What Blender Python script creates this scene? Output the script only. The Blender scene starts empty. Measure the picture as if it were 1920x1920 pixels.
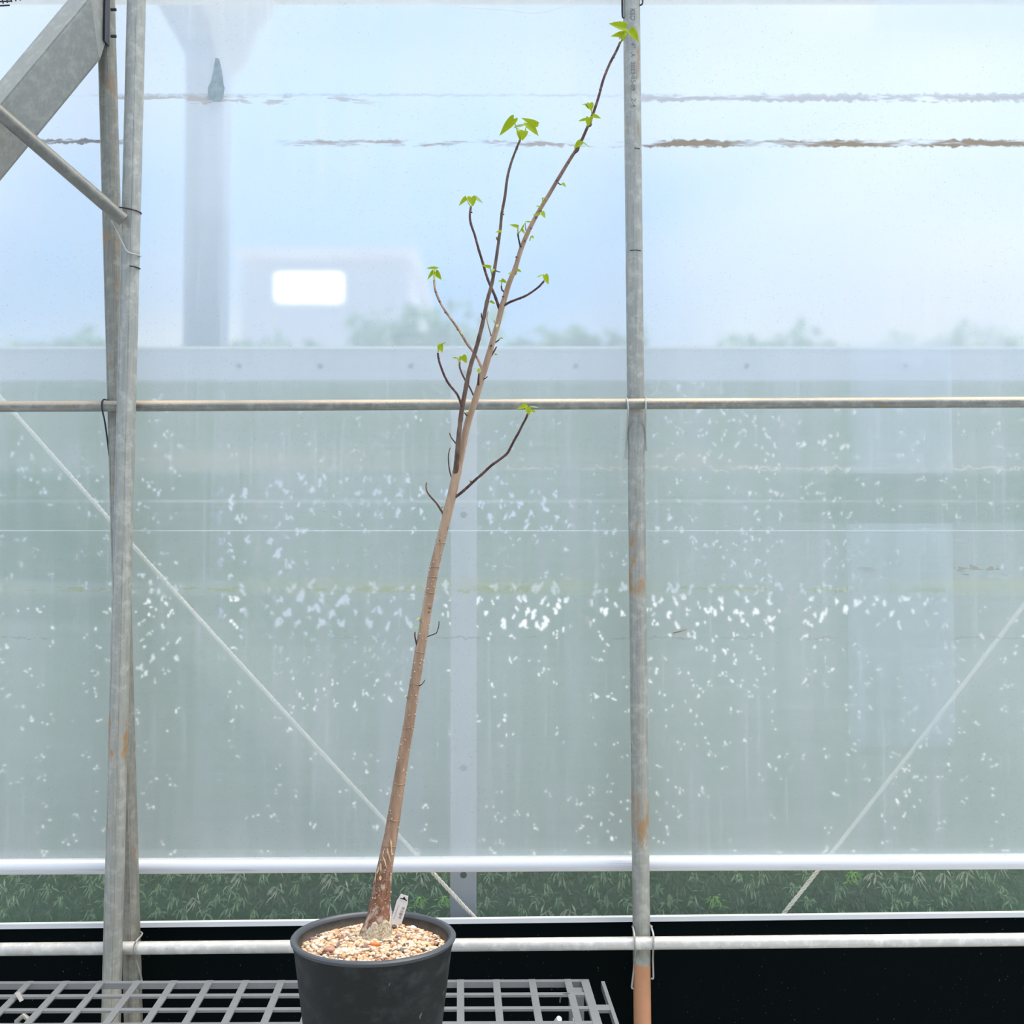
import bpy, bmesh, math, random
import numpy as np
from mathutils import Vector, Matrix

R = random.Random(7)
NR = np.random.RandomState(11)
scene = bpy.context.scene
COL = scene.collection

# ------------------------------------------------------------------ camera
F_PX = 2250.0                      # focal length in pixels of the 1920 frame
PITCH = math.radians(2.0)
CAM_Z = 1.6
cam = bpy.data.cameras.new('camera')
cam.sensor_width = 36.0
cam.sensor_fit = 'HORIZONTAL'
cam.lens = 36.0 * F_PX / 1920.0
cam.clip_start = 0.05
cam.clip_end = 300
cam_ob = bpy.data.objects.new('camera', cam)
COL.objects.link(cam_ob)
cam_ob.location = (0, 0, CAM_Z)
cam_ob.rotation_euler = (math.pi / 2 + PITCH, 0, 0)
scene.camera = cam_ob

# ------------------------------------------------------------------ world: hazy blue sky with clouds
world = bpy.data.worlds.new('sky')
scene.world = world
world.use_nodes = True
wt = world.node_tree
wt.nodes.clear()
w_out = wt.nodes.new('ShaderNodeOutputWorld')
w_bg = wt.nodes.new('ShaderNodeBackground')
w_tc = wt.nodes.new('ShaderNodeTexCoord')
w_n = wt.nodes.new('ShaderNodeTexNoise')
w_n.inputs['Scale'].default_value = 2.0
w_n.inputs['Detail'].default_value = 2.5
w_map = wt.nodes.new('ShaderNodeMapping')
w_map.inputs['Scale'].default_value = (1, 1, 2.2)
w_map.inputs['Location'].default_value = (2.9, 5.2, -0.31)
w_r = wt.nodes.new('ShaderNodeValToRGB')
w_r.color_ramp.elements[0].position = 0.36
w_r.color_ramp.elements[0].color = (0.34, 0.64, 1.12, 1)
w_r.color_ramp.elements[1].position = 0.70
w_r.color_ramp.elements[1].color = (1.06, 1.06, 1.05, 1)
w_bg.inputs['Strength'].default_value = 0.70
wt.links.new(w_tc.outputs['Generated'], w_map.inputs['Vector'])
wt.links.new(w_map.outputs['Vector'], w_n.inputs['Vector'])
wt.links.new(w_n.outputs['Fac'], w_r.inputs['Fac'])
wt.links.new(w_r.outputs['Color'], w_bg.inputs['Color'])
wt.links.new(w_bg.outputs['Background'], w_out.inputs['Surface'])

# ------------------------------------------------------------------ sun: high, veiled by haze, nearly in the plane of the film wall
sun = bpy.data.lights.new('sun', 'SUN')
sun.energy = 4.0
sun.angle = math.radians(50)
sun.color = (1.0, 0.92, 0.80)
sun_ob = bpy.data.objects.new('sun', sun)
COL.objects.link(sun_ob)
SUN_DIR = Vector((0.34, 0.05, 1.0)).normalized()      # towards the sun
sun_ob.rotation_euler = SUN_DIR.to_track_quat('Z', 'Y').to_euler()

# ------------------------------------------------------------------ colour management
vs = scene.view_settings
vs.view_transform = 'Standard'
vs.look = 'None'
vs.exposure = 0.63
vs.gamma = 1.0
vs.use_curve_mapping = False

# path depth kept modest: the film wall needs a few transmissions, nothing more
scene.cycles.max_bounces = 6
scene.cycles.diffuse_bounces = 3
scene.cycles.glossy_bounces = 2
scene.cycles.transmission_bounces = 4
scene.cycles.caustics_reflective = False

# ================================================================== helpers
CT, ST = math.cos(PITCH), math.sin(PITCH)

def ray(px, py):
    u = (px - 960.0) / F_PX
    v = (960.0 - py) / F_PX
    return Vector((u, CT - v * ST, ST + v * CT))

def P(px, py, Y):
    d = ray(px, py)
    return Vector((0, 0, CAM_Z)) + d * (Y / d.y)

def PZ(px, py, z):
    d = ray(px, py)
    return Vector((0, 0, CAM_Z)) + d * ((z - CAM_Z) / d.z)

def S(Y):
    return Y / F_PX                # metres per pixel at depth Y

# ---- materials
def new_mat(name):
    m = bpy.data.materials.new(name)
    m.use_nodes = True
    m.node_tree.nodes.clear()
    return m

class NT:
    """tiny node builder"""
    def __init__(self, m):
        self.t = m.node_tree
        self.out = self.n('ShaderNodeOutputMaterial')
        self._pos = None
    def n(self, kind, **kw):
        nd = self.t.nodes.new(kind)
        for k, v in kw.items():
            setattr(nd, k, v)
        return nd
    def set(self, sock, v):
        if v is None:
            return
        if hasattr(v, 'links') or isinstance(v, bpy.types.NodeSocket):
            self.t.links.new(v, sock)
        else:
            if sock.type == 'RGBA' and len(v) == 3:
                v = (*v, 1)
            sock.default_value = v
    def pos(self):
        if self._pos is None:
            self._pos = self.n('ShaderNodeNewGeometry').outputs['Position']
        return self._pos
    def obj(self):
        return self.n('ShaderNodeTexCoord').outputs['Object']
    def xyz(self, v):
        s = self.n('ShaderNodeSeparateXYZ')
        self.set(s.inputs[0], v)
        return s.outputs
    def mapping(self, v, scale=(1, 1, 1), loc=(0, 0, 0)):
        m = self.n('ShaderNodeMapping')
        self.set(m.inputs['Vector'], v)
        m.inputs['Scale'].default_value = scale
        m.inputs['Location'].default_value = loc
        return m.outputs['Vector']
    def noise(self, v, scale=5, detail=3, rough=0.55):
        m = self.n('ShaderNodeTexNoise')
        self.set(m.inputs['Vector'], v)
        m.inputs['Scale'].default_value = scale
        m.inputs['Detail'].default_value = detail
        m.inputs['Roughness'].default_value = rough
        return m.outputs['Fac']
    def math(self, op, a, b=None, c=None, clamp=False):
        m = self.n('ShaderNodeMath', operation=op, use_clamp=clamp)
        for i, v in enumerate((a, b, c)):
            if v is not None:
                self.set(m.inputs[i], v)
        return m.outputs[0]
    def ss(self, v, lo, hi, a=0.0, b=1.0):
        m = self.n('ShaderNodeMapRange', interpolation_type='SMOOTHSTEP')
        self.set(m.inputs['Value'], v)
        self.set(m.inputs['From Min'], lo)
        self.set(m.inputs['From Max'], hi)
        self.set(m.inputs['To Min'], a)
        self.set(m.inputs['To Max'], b)
        return m.outputs['Result']
    def mix(self, fac, a, b):
        m = self.n('ShaderNodeMix', data_type='RGBA')
        self.set(m.inputs[0], fac)
        self.set(m.inputs[6], a)
        self.set(m.inputs[7], b)
        return m.outputs[2]
    def ramp(self, fac, stops, constant=False):
        m = self.n('ShaderNodeValToRGB')
        self.set(m.inputs['Fac'], fac)
        cr = m.color_ramp
        if constant:
            cr.interpolation = 'CONSTANT'
        while len(cr.elements) < len(stops):
            cr.elements.new(0.5)
        for e, (p, c) in zip(cr.elements, stops):
            e.position = p
            e.color = (*c, 1)
        return m.outputs['Color']
    def bump(self, h, strength=0.3, dist=0.002):
        b = self.n('ShaderNodeBump')
        b.inputs['Strength'].default_value = strength
        b.inputs['Distance'].default_value = dist
        self.set(b.inputs['Height'], h)
        return b.outputs['Normal']
    def pbsdf(self, color, rough=0.5, metal=0.0, normal=None, spec=0.5, **kw):
        b = self.n('ShaderNodeBsdfPrincipled')
        self.set(b.inputs['Base Color'], color)
        self.set(b.inputs['Roughness'], rough)
        self.set(b.inputs['Metallic'], metal)
        self.set(b.inputs['Specular IOR Level'], spec)
        if normal is not None:
            self.set(b.inputs['Normal'], normal)
        for k, v in kw.items():
            self.set(b.inputs[k], v)
        return b.outputs[0]
    def mixs(self, fac, a, b):
        m = self.n('ShaderNodeMixShader')
        self.set(m.inputs[0], fac)
        self.t.links.new(a, m.inputs[1])
        self.t.links.new(b, m.inputs[2])
        return m.outputs[0]
    def finish(self, sh):
        self.t.links.new(sh, self.out.inputs['Surface'])

def mat_simple(name, color, rough=0.5, metal=0.0, var=0.12, scale=20, spec=0.5):
    m = new_mat(name)
    k = NT(m)
    n = k.noise(k.pos(), scale, 4)
    lo = tuple(c * (1 - var) for c in color)
    hi = tuple(min(1, c * (1 + var)) for c in color)
    k.finish(k.pbsdf(k.mix(n, lo, hi), rough, metal, spec=spec))
    return m

def mat_steel(name, base=(0.42, 0.41, 0.37), dark=(0.27, 0.265, 0.235), rust=0.0, rust_z=(), streak='z', paint_z=None, tan=0.0):
    """weathered galvanised pipe: mottled zinc, streaks along the pipe, patches of rust, an optional painted foot"""
    m = new_mat(name)
    k = NT(m)
    pos = k.pos()
    x = k.xyz(pos)
    sc = (260, 260, 9) if streak == 'z' else (9, 260, 260)
    st = k.noise(k.mapping(pos, sc), 1.0, 3)
    mot = k.noise(pos, 46, 5, 0.65)
    fl = k.noise(pos, 210, 4, 0.7)
    col = k.mix(k.ss(st, 0.30, 0.70, 0.35, 0.85), dark, base)
    col = k.mix(k.ss(mot, 0.44, 0.70, 0, 0.75), col, tuple(min(1, c * 1.30) for c in base))
    col = k.mix(k.ss(fl, 0.62, 0.72, 0, 0.55), col, (0.16, 0.165, 0.15))
    col = k.mix(k.ss(fl, 0.36, 0.26, 0, 0.6), col, (0.62, 0.63, 0.62))
    rn = k.noise(k.mapping(pos, (30, 30, 10) if streak == 'z' else (8, 40, 40)), 1.0, 5, 0.65)
    if rust > 0:
        col = k.mix(k.ss(rn, 0.62 - rust * 0.25, 0.74 - rust * 0.12, 0, 0.75), col, (0.36, 0.22, 0.11))
    if tan > 0:
        # rusty dust along the upper side, its tan also painting the brighter lit top
        cn = k.noise(k.mapping(pos, (3.2, 3, 3)), 1.0, 4)
        nz_ = k.xyz(k.n('ShaderNodeNewGeometry').outputs['Normal'])[2]
        up_ = k.ss(k.math('ADD', nz_, k.math('MULTIPLY', k.math('SUBTRACT', fl, 0.5), 0.8)), 0.0, 0.45)
        col = k.mix(k.math('MULTIPLY', up_, k.ss(cn, 0.30, 0.60, tan * 0.35, tan)), col, (0.66, 0.51, 0.36))
    for (z0, z1, amt) in rust_z:
        a = k.ss(x[2], z0 - 0.02, z0 + 0.015)
        b = k.ss(x[2], z1 - 0.015, z1 + 0.02, 1, 0)
        msk = k.math('MULTIPLY', k.math('MULTIPLY', a, b), k.ss(k.math('ADD', k.math('MULTIPLY', rn, 0.6), k.math('MULTIPLY', mot, 0.4)), 0.47, 0.60, 0, amt))
        col = k.mix(msk, col, (0.44, 0.25, 0.10))
    rough = k.ss(mot, 0.3, 0.7, 0.42, 0.62)
    if paint_z is not None:
        e = k.noise(pos, 55, 2)
        edge = k.math('ADD', paint_z - 0.008, k.math('MULTIPLY', e, 0.016))
        msk = k.ss(k.math('SUBTRACT', edge, x[2]), -0.0015, 0.0015)
        col = k.mix(msk, col, k.mix(mot, (0.62, 0.27, 0.13), (0.74, 0.37, 0.20)))
        metal = k.math('MULTIPLY', k.math('SUBTRACT', 1.0, msk), 0.35)
    else:
        metal = 0.35
    k.finish(k.pbsdf(col, rough, metal, k.bump(fl, 0.25, 0.001)))
    return m

# ---- mesh makers (lists of verts / faces)
class MB:
    def __init__(self):
        self.v = []
        self.f = []
    def add(self, v, f):
        o = len(self.v)
        self.v += [tuple(p) for p in v]
        self.f += [tuple(i + o for i in q) for q in f]
        return self
    def box(self, c, sx, sy, sz, M=None):
        pts = []
        for i in (-1, 1):
            for j in (-1, 1):
                for q in (-1, 1):
                    d = Vector((i * sx / 2, j * sy / 2, q * sz / 2))
                    if M is not None:
                        d = M @ d
                    pts.append(Vector(c) + d)
        self.add(pts, [(0, 1, 3, 2), (4, 6, 7, 5), (0, 4, 5, 1), (2, 3, 7, 6), (0, 2, 6, 4), (1, 5, 7, 3)])
        return self
    def tube(self, pts, rad, seg=10, cap=True, jit=0.0):
        pts = [Vector(p) for p in pts]
        n = len(pts)
        if not isinstance(rad, (list, tuple)):
            rad = [rad] * n
        tang = []
        for i in range(n):
            a = pts[max(0, i - 1)]
            b = pts[min(n - 1, i + 1)]
            t = (b - a)
            tang.append(t.normalized() if t.length > 1e-9 else Vector((0, 0, 1)))
        up = Vector((0, -1, 0))
        if abs(tang[0].dot(up)) > 0.9:
            up = Vector((1, 0, 0))
        nrm = (up - tang[0] * up.dot(tang[0])).normalized()
        vs_, fs = [], []
        for i in range(n):
            nrm = (nrm - tang[i] * nrm.dot(tang[i])).normalized()
            bn = tang[i].cross(nrm)
            for j in range(seg):
                a = 2 * math.pi * j / seg
                r = rad[i] * (1 + (R.uniform(-jit, jit) if jit else 0))
                vs_.append(pts[i] + (nrm * math.cos(a) + bn * math.sin(a)) * r)
        for i in range(n - 1):
            for j in range(seg):
                j2 = (j + 1) % seg
                fs.append((i * seg + j, i * seg + j2, (i + 1) * seg + j2, (i + 1) * seg + j))
        if cap:
            fs.append(tuple(range(seg - 1, -1, -1)))
            fs.append(tuple((n - 1) * seg + j for j in range(seg)))
        self.add(vs_, fs)
        return self
    def lathe(self, prof, c, seg=64, close=False):
        vs_, fs = [], []
        n = len(prof)
        for (r, z) in prof:
            for j in range(seg):
                a = 2 * math.pi * j / seg
                vs_.append((c[0] + r * math.cos(a), c[1] + r * math.sin(a), z))
        for i in range(n - 1):
            for j in range(seg):
                j2 = (j + 1) % seg
                fs.append((i * seg + j, i * seg + j2, (i + 1) * seg + j2, (i + 1) * seg + j))
        self.add(vs_, fs)
        return self
    def prism(self, outline, axis):
        """closed outline (3-d points) given a thickness vector"""
        n = len(outline)
        a = [Vector(p) for p in outline]
        b = [p + Vector(axis) for p in a]
        fs = [tuple(range(n)), tuple(range(2 * n - 1, n - 1, -1))]
        for i in range(n):
            j = (i + 1) % n
            fs.append((i, i + n, j + n, j))
        self.add(a + b, fs)
        return self
    def mesh(self, name, smooth=False):
        me = bpy.data.meshes.new(name)
        me.from_pydata(self.v, [], self.f)
        me.validate()
        bm = bmesh.new()
        bm.from_mesh(me)
        bmesh.ops.recalc_face_normals(bm, faces=bm.faces)
        bm.to_mesh(me)
        bm.free()
        if smooth:
            me.shade_smooth()
            try:
                me.set_sharp_from_angle(angle=math.radians(40))
            except Exception:
                pass
        return me
    def build(self, name, mat, parent=None, smooth=False):
        return link(name, self.mesh(name, smooth), mat, parent)

def link(name, me, mat, parent=None):
    if mat is not None and not me.materials:
        me.materials.append(mat)
    o = bpy.data.objects.new(name, me)
    COL.objects.link(o)
    if parent is not None:
        o.parent = parent
        o.matrix_parent_inverse = Matrix.Translation(parent.location).inverted()
    return o

def empty(name, loc):
    o = bpy.data.objects.new(name, None)
    o.empty_display_size = 0.05
    COL.objects.link(o)
    o.location = loc
    return o

def tag(o, label, cat=None, group=None, kind=None):
    if label:
        o['label'] = label
    if cat:
        o['category'] = cat
    if group:
        o['group'] = group
    if kind:
        o['kind'] = kind
    return o

def smooth_path(pts, rad, sub=5):
    """Catmull-Rom through points with radii"""
    pts = [Vector(p) for p in pts]
    n = len(pts)
    op, orr = [], []
    for i in range(n - 1):
        p0, p1, p2, p3 = pts[max(0, i - 1)], pts[i], pts[i + 1], pts[min(n - 1, i + 2)]
        for s in range(sub):
            t = s / sub
            q = 0.5 * ((2 * p1) + (p2 - p0) * t + (2 * p0 - 5 * p1 + 4 * p2 - p3) * t * t + (3 * p1 - p0 - 3 * p2 + p3) * t ** 3)
            op.append(q)
            orr.append(rad[i] * (1 - t) + rad[i + 1] * t)
    op.append(pts[-1])
    orr.append(rad[-1])
    return op, orr

# ================================================================== depths of the layers (metres from the camera)
Y_FRONT_POLE = 2.592
Y_PIPE = 2.626
Y_REAR = 2.660
Y_FILM = 2.712
Y_TUBE = 2.722
Y_SKIRT = 2.762
Y_ROPE = 2.749
Y_POST = 2.815
Y_BLACK = 2.715
Y_RAIL = 3.22
Y_HEDGE = 3.32
BENCH_Z = 0.71
Y_POT = 1.95

def zf(py, Y=Y_FILM):
    return P(960, py, Y).z

# ================================================================== materials
M_zinc = mat_steel('galvanised_steel', rust=0.15)
M_zinc_right = mat_steel('galvanised_steel_with_orange_foot', (0.45, 0.44, 0.385), (0.29, 0.285, 0.25), rust=0.12,
                         rust_z=((zf(1110, Y_REAR), zf(1010, Y_REAR), 0.9), (zf(1565, Y_REAR), zf(1490, Y_REAR), 0.75)),
                         paint_z=zf(1808, Y_REAR))
M_zinc_front = mat_steel('galvanised_steel_rust_patch', (0.45, 0.445, 0.39), (0.30, 0.295, 0.26), rust=0.05,
                         rust_z=((zf(1415, Y_FRONT_POLE), zf(1345, Y_FRONT_POLE), 1.0),))
M_zinc_rear = mat_steel('galvanised_steel_brownish', (0.36, 0.345, 0.29), (0.21, 0.195, 0.16), rust=0.25,
                        rust_z=((zf(470, Y_REAR), zf(430, Y_REAR), 0.9),))
M_pipe_mid = mat_steel('pipe_with_rust_bloom', (0.33, 0.33, 0.30), (0.16, 0.17, 0.15), rust=0.10, streak='x', tan=0.95)
M_pipe_low = mat_steel('pipe_pale_zinc', (0.80, 0.775, 0.72), (0.62, 0.61, 0.60), rust=0.0, streak='x', tan=0.30)
M_beam = mat_steel('box_beam_zinc', (0.38, 0.38, 0.335), (0.31, 0.31, 0.275), rust=0.0)
M_wire = mat_simple('spring_wire', (0.50, 0.49, 0.46), 0.45, 0.3)
M_wire_dark = mat_simple('dark_spring_wire', (0.035, 0.035, 0.045), 0.4, 0.3)
M_alu = mat_simple('white_aluminium', (0.86, 0.86, 0.85), 0.4, 0.0, 0.05)
M_rope = mat_simple('cream_rope', (0.84, 0.79, 0.66), 0.9, 0, 0.2, 200)
M_post = mat_simple('grey_post_steel', (0.54, 0.53, 0.56), 0.55, 0.2, 0.08, 30)
M_post_hole = mat_simple('hole_shadow_steel', (0.05, 0.05, 0.05), 0.8)

# ---- film
# dust lines on the sheet: py, half height px, ragged px, patch lo, hi, amount, colour, x range px, soft px, broad pattern?
DUST = [
    (183, 6.5, 12, 0.36, 0.50, 0.72, (0.56, 0.53, 0.52), (1190, None), 2.5, 0),
    (187, 7.5, 15, 0.50, 0.56, 0.66, (0.62, 0.55, 0.48), (None, 690), 3, 0),
    (178, 2.0, 6, 0.30, 0.60, 0.45, (0.62, 0.61, 0.62), None, 2, 0),
    (268, 6.5, 8, 0.36, 0.56, 0.92, (0.38, 0.28, 0.18), (1080, None), 2.0, 0),
    (268, 5.5, 9, 0.42, 0.55, 0.75, (0.48, 0.37, 0.27), (540, 1100), 2.5, 0),
    (265, 4.0, 8, 0.42, 0.50, 0.85, (0.34, 0.29, 0.25), (60, 235), 1.5, 0),
    (862, 20, 14, 0.30, 0.75, 0.34, (0.80, 0.74, 0.66), None, 10, 1),
    (878, 2.2, 16, 0.38, 0.52, 0.55, (0.86, 0.79, 0.70), (960, None), 1.6, 0),
    (940, 3.0, 1, 0.2, 0.7, 0.34, (0.95, 0.98, 0.96), None, 2.0, 1),
    (995, 0.8, 0, 0.1, 0.5, 0.70, (0.97, 0.99, 0.98), None, 0.6, 1),
    (1070, 6, 25, 0.50, 0.56, 0.55, (0.40, 0.35, 0.28), (1600, 1890), 2, 0),
    (1100, 15, 14, 0.34, 0.62, 0.40, (0.62, 0.66, 0.46), None, 8, 1),
    (1105, 3.5, 16, 0.50, 0.58, 0.60, (0.52, 0.56, 0.30), None, 2.5, 0),
    (1196, 1.8, 10, 0.54, 0.60, 0.5, (0.46, 0.46, 0.42), None, 1.5, 0),
]
# cleaner or cloudier strips between folds: py0, py1, px, towards the left?, change of cloudiness
STRIPS = [(890, 1088, 470, True, -0.10), (1115, 1165, 470, True, -0.07), (888, 980, 1480, False, -0.10), (1210, 1610, 400, False, 0.035)]
# the sheet is welded from these horizontal bands (upper edge py, lower edge py)
BANDS = [(-1200, 160), (160, 206), (206, 250), (250, 286), (286, 835), (835, 900), (900, 1050), (1050, 1130), (1130, 1225), (1225, 1609)]

def mat_film(name, op0, rough, ior, streaks=True, band=None, col=(0.90, 0.965, 0.955)):
    m = new_mat(name)
    k = NT(m)
    pos = k.pos()
    x = k.xyz(pos)
    u = S(Y_FILM)
    refr = k.n('ShaderNodeBsdfRefraction')
    refr.inputs['Color'].default_value = (0.97, 0.985, 1.0, 1)
    refr.inputs['Roughness'].default_value = rough
    refr.inputs['IOR'].default_value = ior
    tr = k.n('ShaderNodeBsdfTranslucent')
    tr.inputs['Color'].default_value = (*col, 1)
    df = k.n('ShaderNodeBsdfDiffuse')
    df.inputs['Color'].default_value = (*col, 1)
    veil = k.mixs(0.5, tr.outputs[0], df.outputs[0])
    op = op0
    if streaks:
        vst = k.noise(k.mapping(pos, (26, 1, 1.1)), 1.0, 2.5, 0.6)
        vst2 = k.noise(k.mapping(pos, (110, 1, 3.0)), 1.0, 2, 0.6)
        hst = k.noise(k.mapping(pos, (2.0, 1, 260)), 1.0, 1, 0.6)
        cl = k.noise(k.mapping(pos, (2.2, 1, 2.2)), 1.0, 2.5, 0.6)
        op = k.math('ADD', op0, k.ss(vst, 0.3, 0.7, -0.025, 0.03))
        op = k.math('ADD', op, k.ss(vst2, 0.55, 0.74, 0.0, 0.085))
        op = k.math('ADD', op, k.ss(hst, 0.35, 0.65, -0.018, 0.018))
        op = k.math('ADD', op, k.ss(cl, 0.3, 0.7, -0.03, 0.03), clamp=True)
        for (y0, y1, px, left, amt) in STRIPS:
            if band is None or y1 + 22 < band[0] or y0 - 22 > band[1]:
                continue
            zz = k.math('ADD', x[2], k.math('MULTIPLY', k.math('SUBTRACT', cl, 0.5), 0.02))
            b_ = k.math('MULTIPLY', k.ss(zz, zf(y1) - 0.012, zf(y1) + 0.012), k.ss(zz, zf(y0) - 0.012, zf(y0) + 0.012, 1, 0))
            xc = P(px, 900, Y_FILM).x
            g_ = k.ss(x[0], xc - 0.12, xc + 0.12, 1.0 if left else 0.0, 0.0 if left else 1.0)
            op = k.math('ADD', op, k.math('MULTIPLY', k.math('MULTIPLY', b_, g_), amt), clamp=True)
        tint = k.mix(k.ss(k.math('ADD', k.math('MULTIPLY', vst, 0.55), k.math('MULTIPLY', cl, 0.45)), 0.40, 0.60), (0.885, 0.955, 0.965), (0.90, 0.95, 0.985))
        k.set(tr.inputs['Color'], tint)
        k.set(df.inputs['Color'], tint)
    sh = k.mixs(op, refr.outputs[0], veil)
    if band is not None:
        lines = [d for d in DUST if band[0] <= d[0] <= band[1]]
        sp = k.noise(pos, 330, 1, 0.5)
        tot = k.ss(sp, 0.70, 0.75, 0.0, 0.4)
        colr = (0.35, 0.36, 0.38)
        if lines:
            nW = k.math('SUBTRACT', k.noise(pos, 55, 3, 0.6), 0.5)
            nP = k.noise(k.mapping(pos, (7, 1, 45)), 1.0, 3, 0.65)
            nL = k.noise(k.mapping(pos, (2.1, 1, 8), (3.3, 0, 1.7)), 1.0, 2, 0.5)
        X = lambda px: P(px, 300, Y_FILM).x
        for (py, hw, wob, lo, hi, amt, colour, xr, soft, broad) in lines:
            z = k.math('ADD', x[2], k.math('MULTIPLY', nW, wob * u * 2)) if wob else x[2]
            d = k.math('ABSOLUTE', k.math('SUBTRACT', z, zf(py)))
            msk = k.math('MULTIPLY', k.ss(d, (hw - soft) * u, (hw + soft) * u, 1, 0), k.ss(nL if broad else nP, lo, hi, 0, amt))
            if xr is not None:
                if xr[0] is not None:
                    msk = k.math('MULTIPLY', msk, k.ss(x[0], X(xr[0]) - 0.05, X(xr[0]) + 0.05))
                if xr[1] is not None:
                    msk = k.math('MULTIPLY', msk, k.ss(x[0], X(xr[1]) - 0.05, X(xr[1]) + 0.05, 1, 0))
            colr = k.mix(k.ss(msk, 0.0, 0.05), colr, colour)
            tot = k.math('MAXIMUM', tot, msk)
        d2 = k.n('ShaderNodeBsdfDiffuse')
        k.set(d2.inputs['Color'], colr)
        sh = k.mixs(tot, sh, d2.outputs[0])
    k.finish(sh)
    return m

M_films = [mat_film('milky_polythene', 0.68, 0.45, 1.02, True, b) for b in BANDS]
M_film_patch = mat_film('milky_polythene_overlap', 0.20, 0.30, 1.01, True)
M_skirt = mat_film('clear_polythene', 0.17, 0.12, 1.03, False)

m = new_mat('black_vinyl_sheet')
k = NT(m)
fl = k.noise(k.mapping(k.pos(), (220, 220, 160)), 1.0, 2)
big = k.noise(k.pos(), 3, 3)
col = k.mix(k.ss(fl, 0.735, 0.77, 0, 0.5), k.mix(big, (0.0010, 0.0030, 0.0036), (0.0025, 0.0058, 0.0064)), (0.22, 0.24, 0.22))
k.finish(k.pbsdf(col, 0.6, 0, k.bump(k.noise(k.mapping(k.pos(), (60, 60, 4)), 1.0, 3), 0.2, 0.003), spec=0.04))
M_black = m

M_floor = mat_simple('pale_bounce_floor', (0.36, 0.36, 0.34), 0.9, 0, 0.2, 60)
M_concrete = mat_simple('pale_concrete', (0.76, 0.75, 0.72), 0.85, 0, 0.12, 3)

# ================================================================== setting
# floor inside, made pale to bounce light up the film; ground outside
mb = MB()
mb.box((0, 0.2, -0.05), 9, 5.04, 0.1)
floor = mb.build('floor', M_floor)
tag(floor, 'unseen greenhouse floor made pale to bounce light', kind='structure')
mb = MB()
mb.box((0, 23.0, -0.06), 60, 40.5, 0.1)
g = mb.build('ground_outside', M_concrete)
tag(g, 'pale sunlit concrete yard beyond the film wall', kind='structure')

# dull green wall added unseen behind the camera to cut front fill light
mb = MB()
mb.box((0, -2.4, 1.4), 9, 0.04, 2.8)
o = mb.build('wall_front_blocker', mat_simple('dull_green_blocker', (0.36, 0.40, 0.38), 0.9, 0, 0.3, 8))
tag(o, 'dull green unseen wall added behind the camera to dim front light', kind='structure')

# film wall (slightly wavy sheet)
def sheet(x0, x1, z0, z1, Y, nx, nz, amp, seed):
    v, f = [], []
    for j in range(nz + 1):
        for i in range(nx + 1):
            x = x0 + (x1 - x0) * i / nx
            z = z0 + (z1 - z0) * j / nz
            y = Y + amp * (math.sin(x * 2.3 + seed) * 0.5 + math.sin(z * 3.1 + x * 0.8 + seed * 2) * 0.5)
            v.append((x, y, z))
    for j in range(nz):
        for i in range(nx):
            a = j * (nx + 1) + i
            f.append((a, a + 1, a + nx + 2, a + nx + 1))
    return MB().add(v, f)

Z_TUBE = P(960, 1618, Y_TUBE).z
Z_CH = P(960, 1719, Y_BLACK).z
v, f, fm = [], [], []
levels, band_of = [], []
for bi, (y0, y1) in enumerate(BANDS):
    za_, zb_ = (4.3 if bi == 0 else zf(y0)), (Z_TUBE + 0.010 if bi == len(BANDS) - 1 else zf(y1))
    n = max(1, int(round((za_ - zb_) / 0.07)))
    for q in range(n):
        levels.append(za_ + (zb_ - za_) * q / n)
        band_of.append(bi)
levels.append(zb_)
NX = 60
for z in levels:
    for i in range(NX + 1):
        x = -2.6 + 5.2 * i / NX
        v.append((x, Y_FILM + 0.004 * (math.sin(x * 2.3 + 0.4) * 0.5 + math.sin(z * 3.1 + x * 0.8 + 0.8) * 0.5), z))
for r in range(len(levels) - 1):
    for i in range(NX):
        a = r * (NX + 1) + i
        f.append((a, a + 1, a + NX + 2, a + NX + 1))
        fm.append(band_of[r])
me = bpy.data.meshes.new('wall_back')
me.from_pydata(v, [], f)
for mt in M_films:
    me.materials.append(mt)
me.polygons.foreach_set('material_index', fm)
me.shade_smooth()
film = link('wall_back', me, None)
tag(film, 'milky translucent polythene film wall of the greenhouse', kind='structure')
skirt = sheet(-2.6, 2.6, Z_CH - 0.05, Z_TUBE + 0.02, Y_SKIRT, 30, 4, 0.001, 1.0).build('wall_skirt', M_skirt, smooth=True)
tag(skirt, 'narrow clear film strip below the white roll tube', kind='structure')
a, b = P(-420, 1741, Y_BLACK), P(2340, 1709, Y_BLACK)
blk = MB().prism([(a.x, Y_BLACK, 0.002), (b.x, Y_BLACK, 0.002), (b.x, Y_BLACK, b.z - 0.004), (a.x, Y_BLACK, a.z - 0.004)], (0, 0.008, 0)).build('wall_lower', M_black)
tag(blk, 'black vinyl sheet covering the foot of the wall', kind='structure')
# aluminium channel along the top of the black sheet: follows the slightly rising line
mb = MB()
a = P(-420, 1741, Y_BLACK + 0.002)
b = P(2340, 1709, Y_BLACK + 0.002)
d = (b - a).normalized()
Mx = Matrix((d, Vector((0, 1, 0)), d.cross(Vector((0, 1, 0))))).transposed()
c = (a + b) / 2
mb.box(c, (b - a).length, 0.014, 0.0105, Mx)
ch = mb.build('trim_1', M_alu)
tag(ch, 'bright aluminium channel along the top of the black sheet', kind='structure')

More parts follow.
